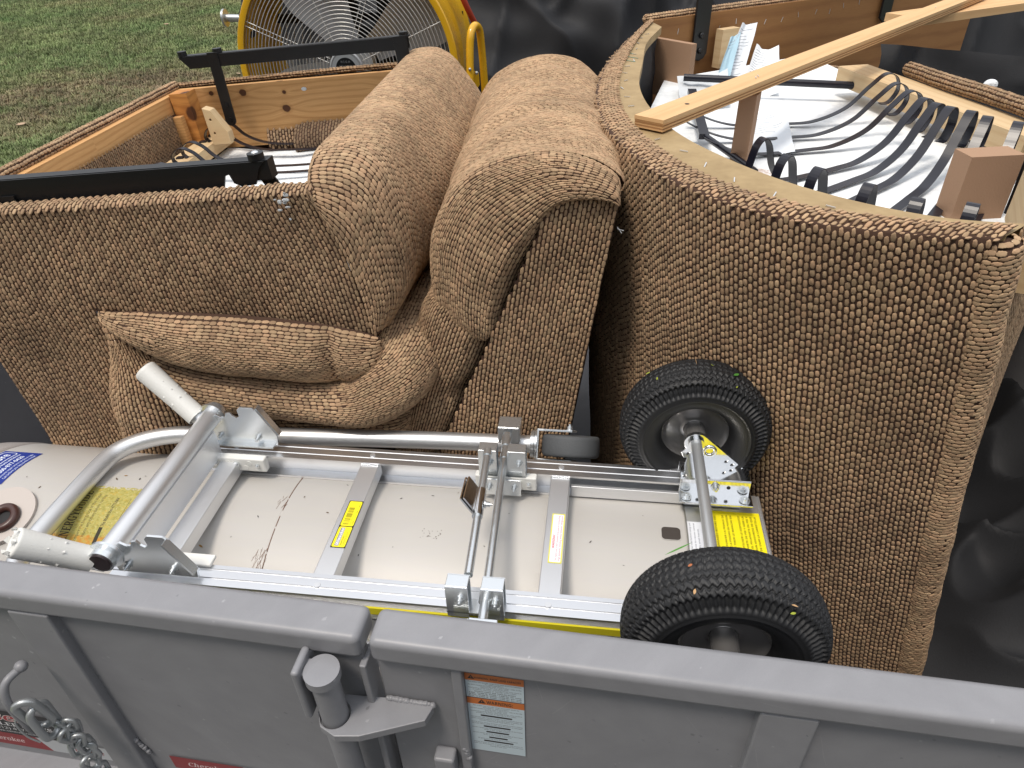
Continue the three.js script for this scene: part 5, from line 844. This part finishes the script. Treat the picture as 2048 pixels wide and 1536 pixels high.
// ================================================================ drum fan
{
  const t = thing('drum_fan', 'yellow drum fan with chrome wire guard standing behind the recliner', 'fan', [-0.505, 1.575, -2.49], -0.10);
  const Ro = 0.365, Rg = 0.343;
  mesh('drum', new THREE.LatheGeometry([[Rg + 0.001, 0.012], [Ro - 0.004, 0.016], [Ro, 0.008], [Ro, -0.002], [Ro - 0.008, -0.02], [Ro - 0.010, -0.12], [Ro - 0.003, -0.14], [Ro - 0.010, -0.16], [Ro - 0.010, -0.33], [Ro, -0.345], [Ro, -0.36], [Ro - 0.012, -0.362], [Ro - 0.014, -0.02], [Rg + 0.001, 0.012]].map((p) => new THREE.Vector2(...p)), 96).rotateX(Math.PI / 2), Object.assign(mYellow, { side: THREE.DoubleSide }), t);
  for (const z of [0.008]) for (let k = 0; k < 25; k++) { const r = 0.066 + k * (Rg - 0.068) / 24; mesh('guard_ring', new THREE.TorusGeometry(r, 0.0014, 6, 84).translate(0, 0, z - 0.035 * sm(0.5, 1, r / Rg) * (r > 0.3 ? (r - 0.3) / 0.04 * 0.3 : 0) + 0.016 * (1 - r / Rg)), mWire, t); }
  for (let k = 0; k < 8; k++) { const a = k / 8 * 6.283 + 0.39; for (const o of k % 2 ? [-0.007, 0.007] : [0]) { const x = -Math.sin(a) * o, y = Math.cos(a) * o; mesh('guard_spoke', rod([Math.cos(a) * 0.06 + x, Math.sin(a) * 0.06 + y, 0.020], [Math.cos(a) * Rg + x, Math.sin(a) * Rg + y, 0.004], 0.0016, 6), mWire, t); } }
  const badge = canvasTex(256, 256, (x, w, h) => { x.fillStyle = '#a9adb0'; x.fillRect(0, 0, w, h); x.fillStyle = '#1b1d1f'; x.beginPath(); x.arc(128, 128, 92, 0, 6.3); x.fill(); x.fillStyle = '#7c7f82'; x.textAlign = 'center'; x.font = 'bold 26px sans-serif'; x.fillText('H I G H', 128, 80); x.fillText('VELOCITY', 128, 118, 130); });
  mesh('badge', new THREE.CircleGeometry(0.047, 40).translate(0, 0, 0.0305), std({ map: badge, roughness: 0.4, metalness: 0.3 }), t);
  mesh('badge_ring', [new THREE.TorusGeometry(0.050, 0.006, 10, 48).translate(0, 0, 0.024), new THREE.CylinderGeometry(0.048, 0.05, 0.008, 40).rotateX(Math.PI / 2).translate(0, 0, 0.025)], std({ color: lin(0.45, 0.46, 0.47), roughness: 0.35, metalness: 0.5 }), t);
  const blade = (a) => { const nu = 12, nv = 16, pos = [], idx = [], uv = []; for (let j = 0; j <= nv; j++) for (let i = 0; i <= nu; i++) { const r = lerp(0.055, 0.325, j / nv), w = lerp(0.05, 0.105, sm(0, 0.8, j / nv)) * (j === nv ? 0.8 : 1), q = (i / nu - 0.5) * 2 * w, tw = lerp(0.6, 0.25, j / nv); pos.push(r - 0.02 * (i / nu) * (j / nv), q * Math.cos(tw), -0.13 + q * Math.sin(tw) + 0.02 * (q / w) ** 2); uv.push(i / nu, j / nv); } for (let j = 0; j < nv; j++) for (let i = 0; i < nu; i++) { const p = j * (nu + 1) + i, r = p + nu + 1; idx.push(p, p + 1, r, p + 1, r + 1, r); } const g = new THREE.BufferGeometry(); g.setAttribute('position', new THREE.Float32BufferAttribute(pos, 3)); g.setAttribute('uv', new THREE.Float32BufferAttribute(uv, 2)); g.setIndex(idx); g.computeVertexNormals(); return g.rotateZ(a * RAD); };
  mBlade.side = THREE.DoubleSide; for (const a of [28, 118, 208, 298]) mesh('blade', blade(a), mBlade, t);
  mesh('hub', new THREE.CylinderGeometry(0.055, 0.055, 0.06, 32).rotateX(Math.PI / 2).translate(0, 0, -0.12), mBlade, t);
  mesh('motor', [new THREE.CylinderGeometry(0.095, 0.095, 0.13, 32).rotateX(Math.PI / 2).translate(0, 0, -0.25)], mBlackMetal, t);
  mesh('motor_mount', [box(0.05, 0.68, 0.02, -0.06, 0, -0.33), box(0.05, 0.68, 0.02, 0.06, 0, -0.33), box(0.68, 0.03, 0.02, 0, 0.1, -0.335), box(0.68, 0.03, 0.02, 0, -0.1, -0.335)], mBlackMetal, t);
  mesh('rear_guard', (() => { const g = []; for (let k = 0; k < 10; k++) g.push(new THREE.TorusGeometry(0.06 + k * 0.03, 0.0016, 5, 60).translate(0, 0, -0.352)); return g; })(), mWire, t);
  mesh('axle_knob', [rod([-0.365, 0.135, -0.09], [-0.425, 0.137, -0.09], 0.0115, 20), new THREE.CylinderGeometry(0.027, 0.027, 0.007, 28).rotateZ(Math.PI / 2).translate(-0.424, 0.137, -0.09)], mGalv, t);
  mesh('knob_collar', box(0.03, 0.075, 0.05, -0.352, 0.115, -0.09, 0.006), mDark, t);
  // carrying handle and stand
  mesh('handle', [pipe([[0.395, -0.36, 0.02], [0.398, -0.15, 0.0], [0.400, 0.04, -0.03], [0.405, 0.09, -0.045], [0.414, 0.106, -0.07], [0.424, 0.092, -0.10], [0.428, 0.04, -0.11], [0.436, -0.15, -0.10], [0.44, -0.36, -0.08]], 0.0125, 90, 18)], mYellow, t);
  mesh('handle_gusset', plate([[0, 0], [0.028, -0.012], [0.030, -0.05], [0, -0.075]], 0.003, 0.0005).rotateY(0.9).translate(0.402, -0.02, -0.035), mYellow, t);
  mesh('screw', [new THREE.SphereGeometry(0.005, 10, 8).translate(0.400, -0.012, -0.006), new THREE.SphereGeometry(0.006, 10, 8).translate(0.418, -0.028, -0.03)], mGalv, t);
  mesh('stand', [pipe([[-0.37, -0.2, -0.1], [-0.37, -0.6, -0.1], [-0.33, -0.825, -0.1], [0.33, -0.825, -0.1], [0.37, -0.6, -0.1], [0.37, -0.2, -0.1]], 0.014, 60, 12), pipe([[-0.35, -0.4, -0.1], [-0.35, -0.825, -0.35]], 0.012, 10, 10), pipe([[0.35, -0.4, -0.1], [0.35, -0.825, -0.35]], 0.012, 10, 10)], mYellow, t);
}
// ================================================================ black tarps
{
  const sheetOf = (name, lab, f, nu, nv) => { const pos = [], uv = [], idx = []; for (let j = 0; j <= nv; j++) for (let i = 0; i <= nu; i++) { const p = f(i / nu, j / nv); pos.push(p.x, p.y, p.z); uv.push(i / nu * 8, j / nv * 8); } for (let j = 0; j < nv; j++) for (let i = 0; i < nu; i++) { const a = j * (nu + 1) + i, b = a + nu + 1; idx.push(a, b, a + 1, b, b + 1, a + 1); } const g = new THREE.BufferGeometry(); g.setAttribute('position', new THREE.Float32BufferAttribute(pos, 3)); g.setAttribute('uv', new THREE.Float32BufferAttribute(uv, 2)); g.setIndex(idx); g.computeVertexNormals(); const m = mesh(numbered(name), g, mTarp, scene, { label: lab, category: 'tarp' }); return m; };
  const ridge = (x) => 1 - Math.abs(x); 
  sheetOf('black_tarp', 'crumpled black tarp heaped behind the fan and the chairs', (u, v) => {
    const x = lerp(-1.0, 2.6, u), s = v; let z = lerp(-2.62, -3.5, s) - 0.35 * sm(0.5, 1.5, x), y = lerp(0.9, 2.02, sm(0.0, 0.95, s)) ;
    let f = fbm(x * 0.9 + s * 0.8, s * 1.4 - x * 0.5, 2, 2) * 0.22; const wob = 0.08 * N3.noise(x * 1.5, s * 1.5, 3);
    for (const [a, b, c, h, w] of [[0.35, 1, 0.62, 0.085, 0.05], [-0.5, 1, 0.30, 0.07, 0.06], [0.15, 1, 0.48, 0.06, 0.035], [0.9, 1, 1.15, 0.06, 0.05], [-0.2, 1, 0.75, 0.05, 0.04], [1, -0.35, 0.62, 0.05, 0.05], [1, 0.4, 1.5, 0.06, 0.06]]) { const d = (a * x + b * s - c + wob) / Math.hypot(a, b); f += 1.3 * h * Math.exp(-((d / w) ** 2)) * (0.4 + 0.6 * sm(-0.3, 0.3, N3.noise(x * 1.3 + c * 9, s * 1.3, c))); }
    const r1 = 1 - Math.abs(N3.noise(x * 2.1 + wob * 6, s * 2.6 + x * 0.7, 5)), r2 = 1 - Math.abs(N3.noise(x * 4.3 - s * 2, s * 4.1 + wob * 8, 8)); f += 0.09 * r1 ** 5 + 0.045 * r2 ** 6;
    return V(x, y + f * 0.7, z + f * 0.55);
  }, 260, 150);
  sheetOf('black_tarp', 'black tarp lying on the trailer floor beside the curved sofa end', (u, v) => {
    const x = lerp(0.66, 1.30, u), z = lerp(-0.42, -2.0, v), f = fbm(x * 2, z * 2, 8, 2) * 0.14 + 0.10 * (1 - Math.abs(N3.noise(x * 3 + z, z * 2.4, 2))) ** 5 + 0.05 * (1 - Math.abs(N3.noise(x * 6 - z, z * 5, 7))) ** 6;
    return V(x + 0.10 * v, 0.739 + 0.04 * sm(0.1, 0.4, u) + 0.46 * sm(0.45, 1, u) + Math.max(-0.03, f) * sm(0.18, 0.45, u), z);
  }, 120, 180);
  const rs = mesh('red_strap', pipe([[-0.17, 1.90, -2.62], [-0.145, 1.80, -2.64], [-0.115, 1.72, -2.66], [-0.09, 1.66, -2.70]], 0.010, 30, 8), std({ color: lin(0.42, 0.05, 0.02), roughness: 0.7 }), scene, { label: 'red cord lying between the yellow fan and black tarp', category: 'cord' });
}
console.log('tufts', tuftTotal);
renderer.render(scene, camera);
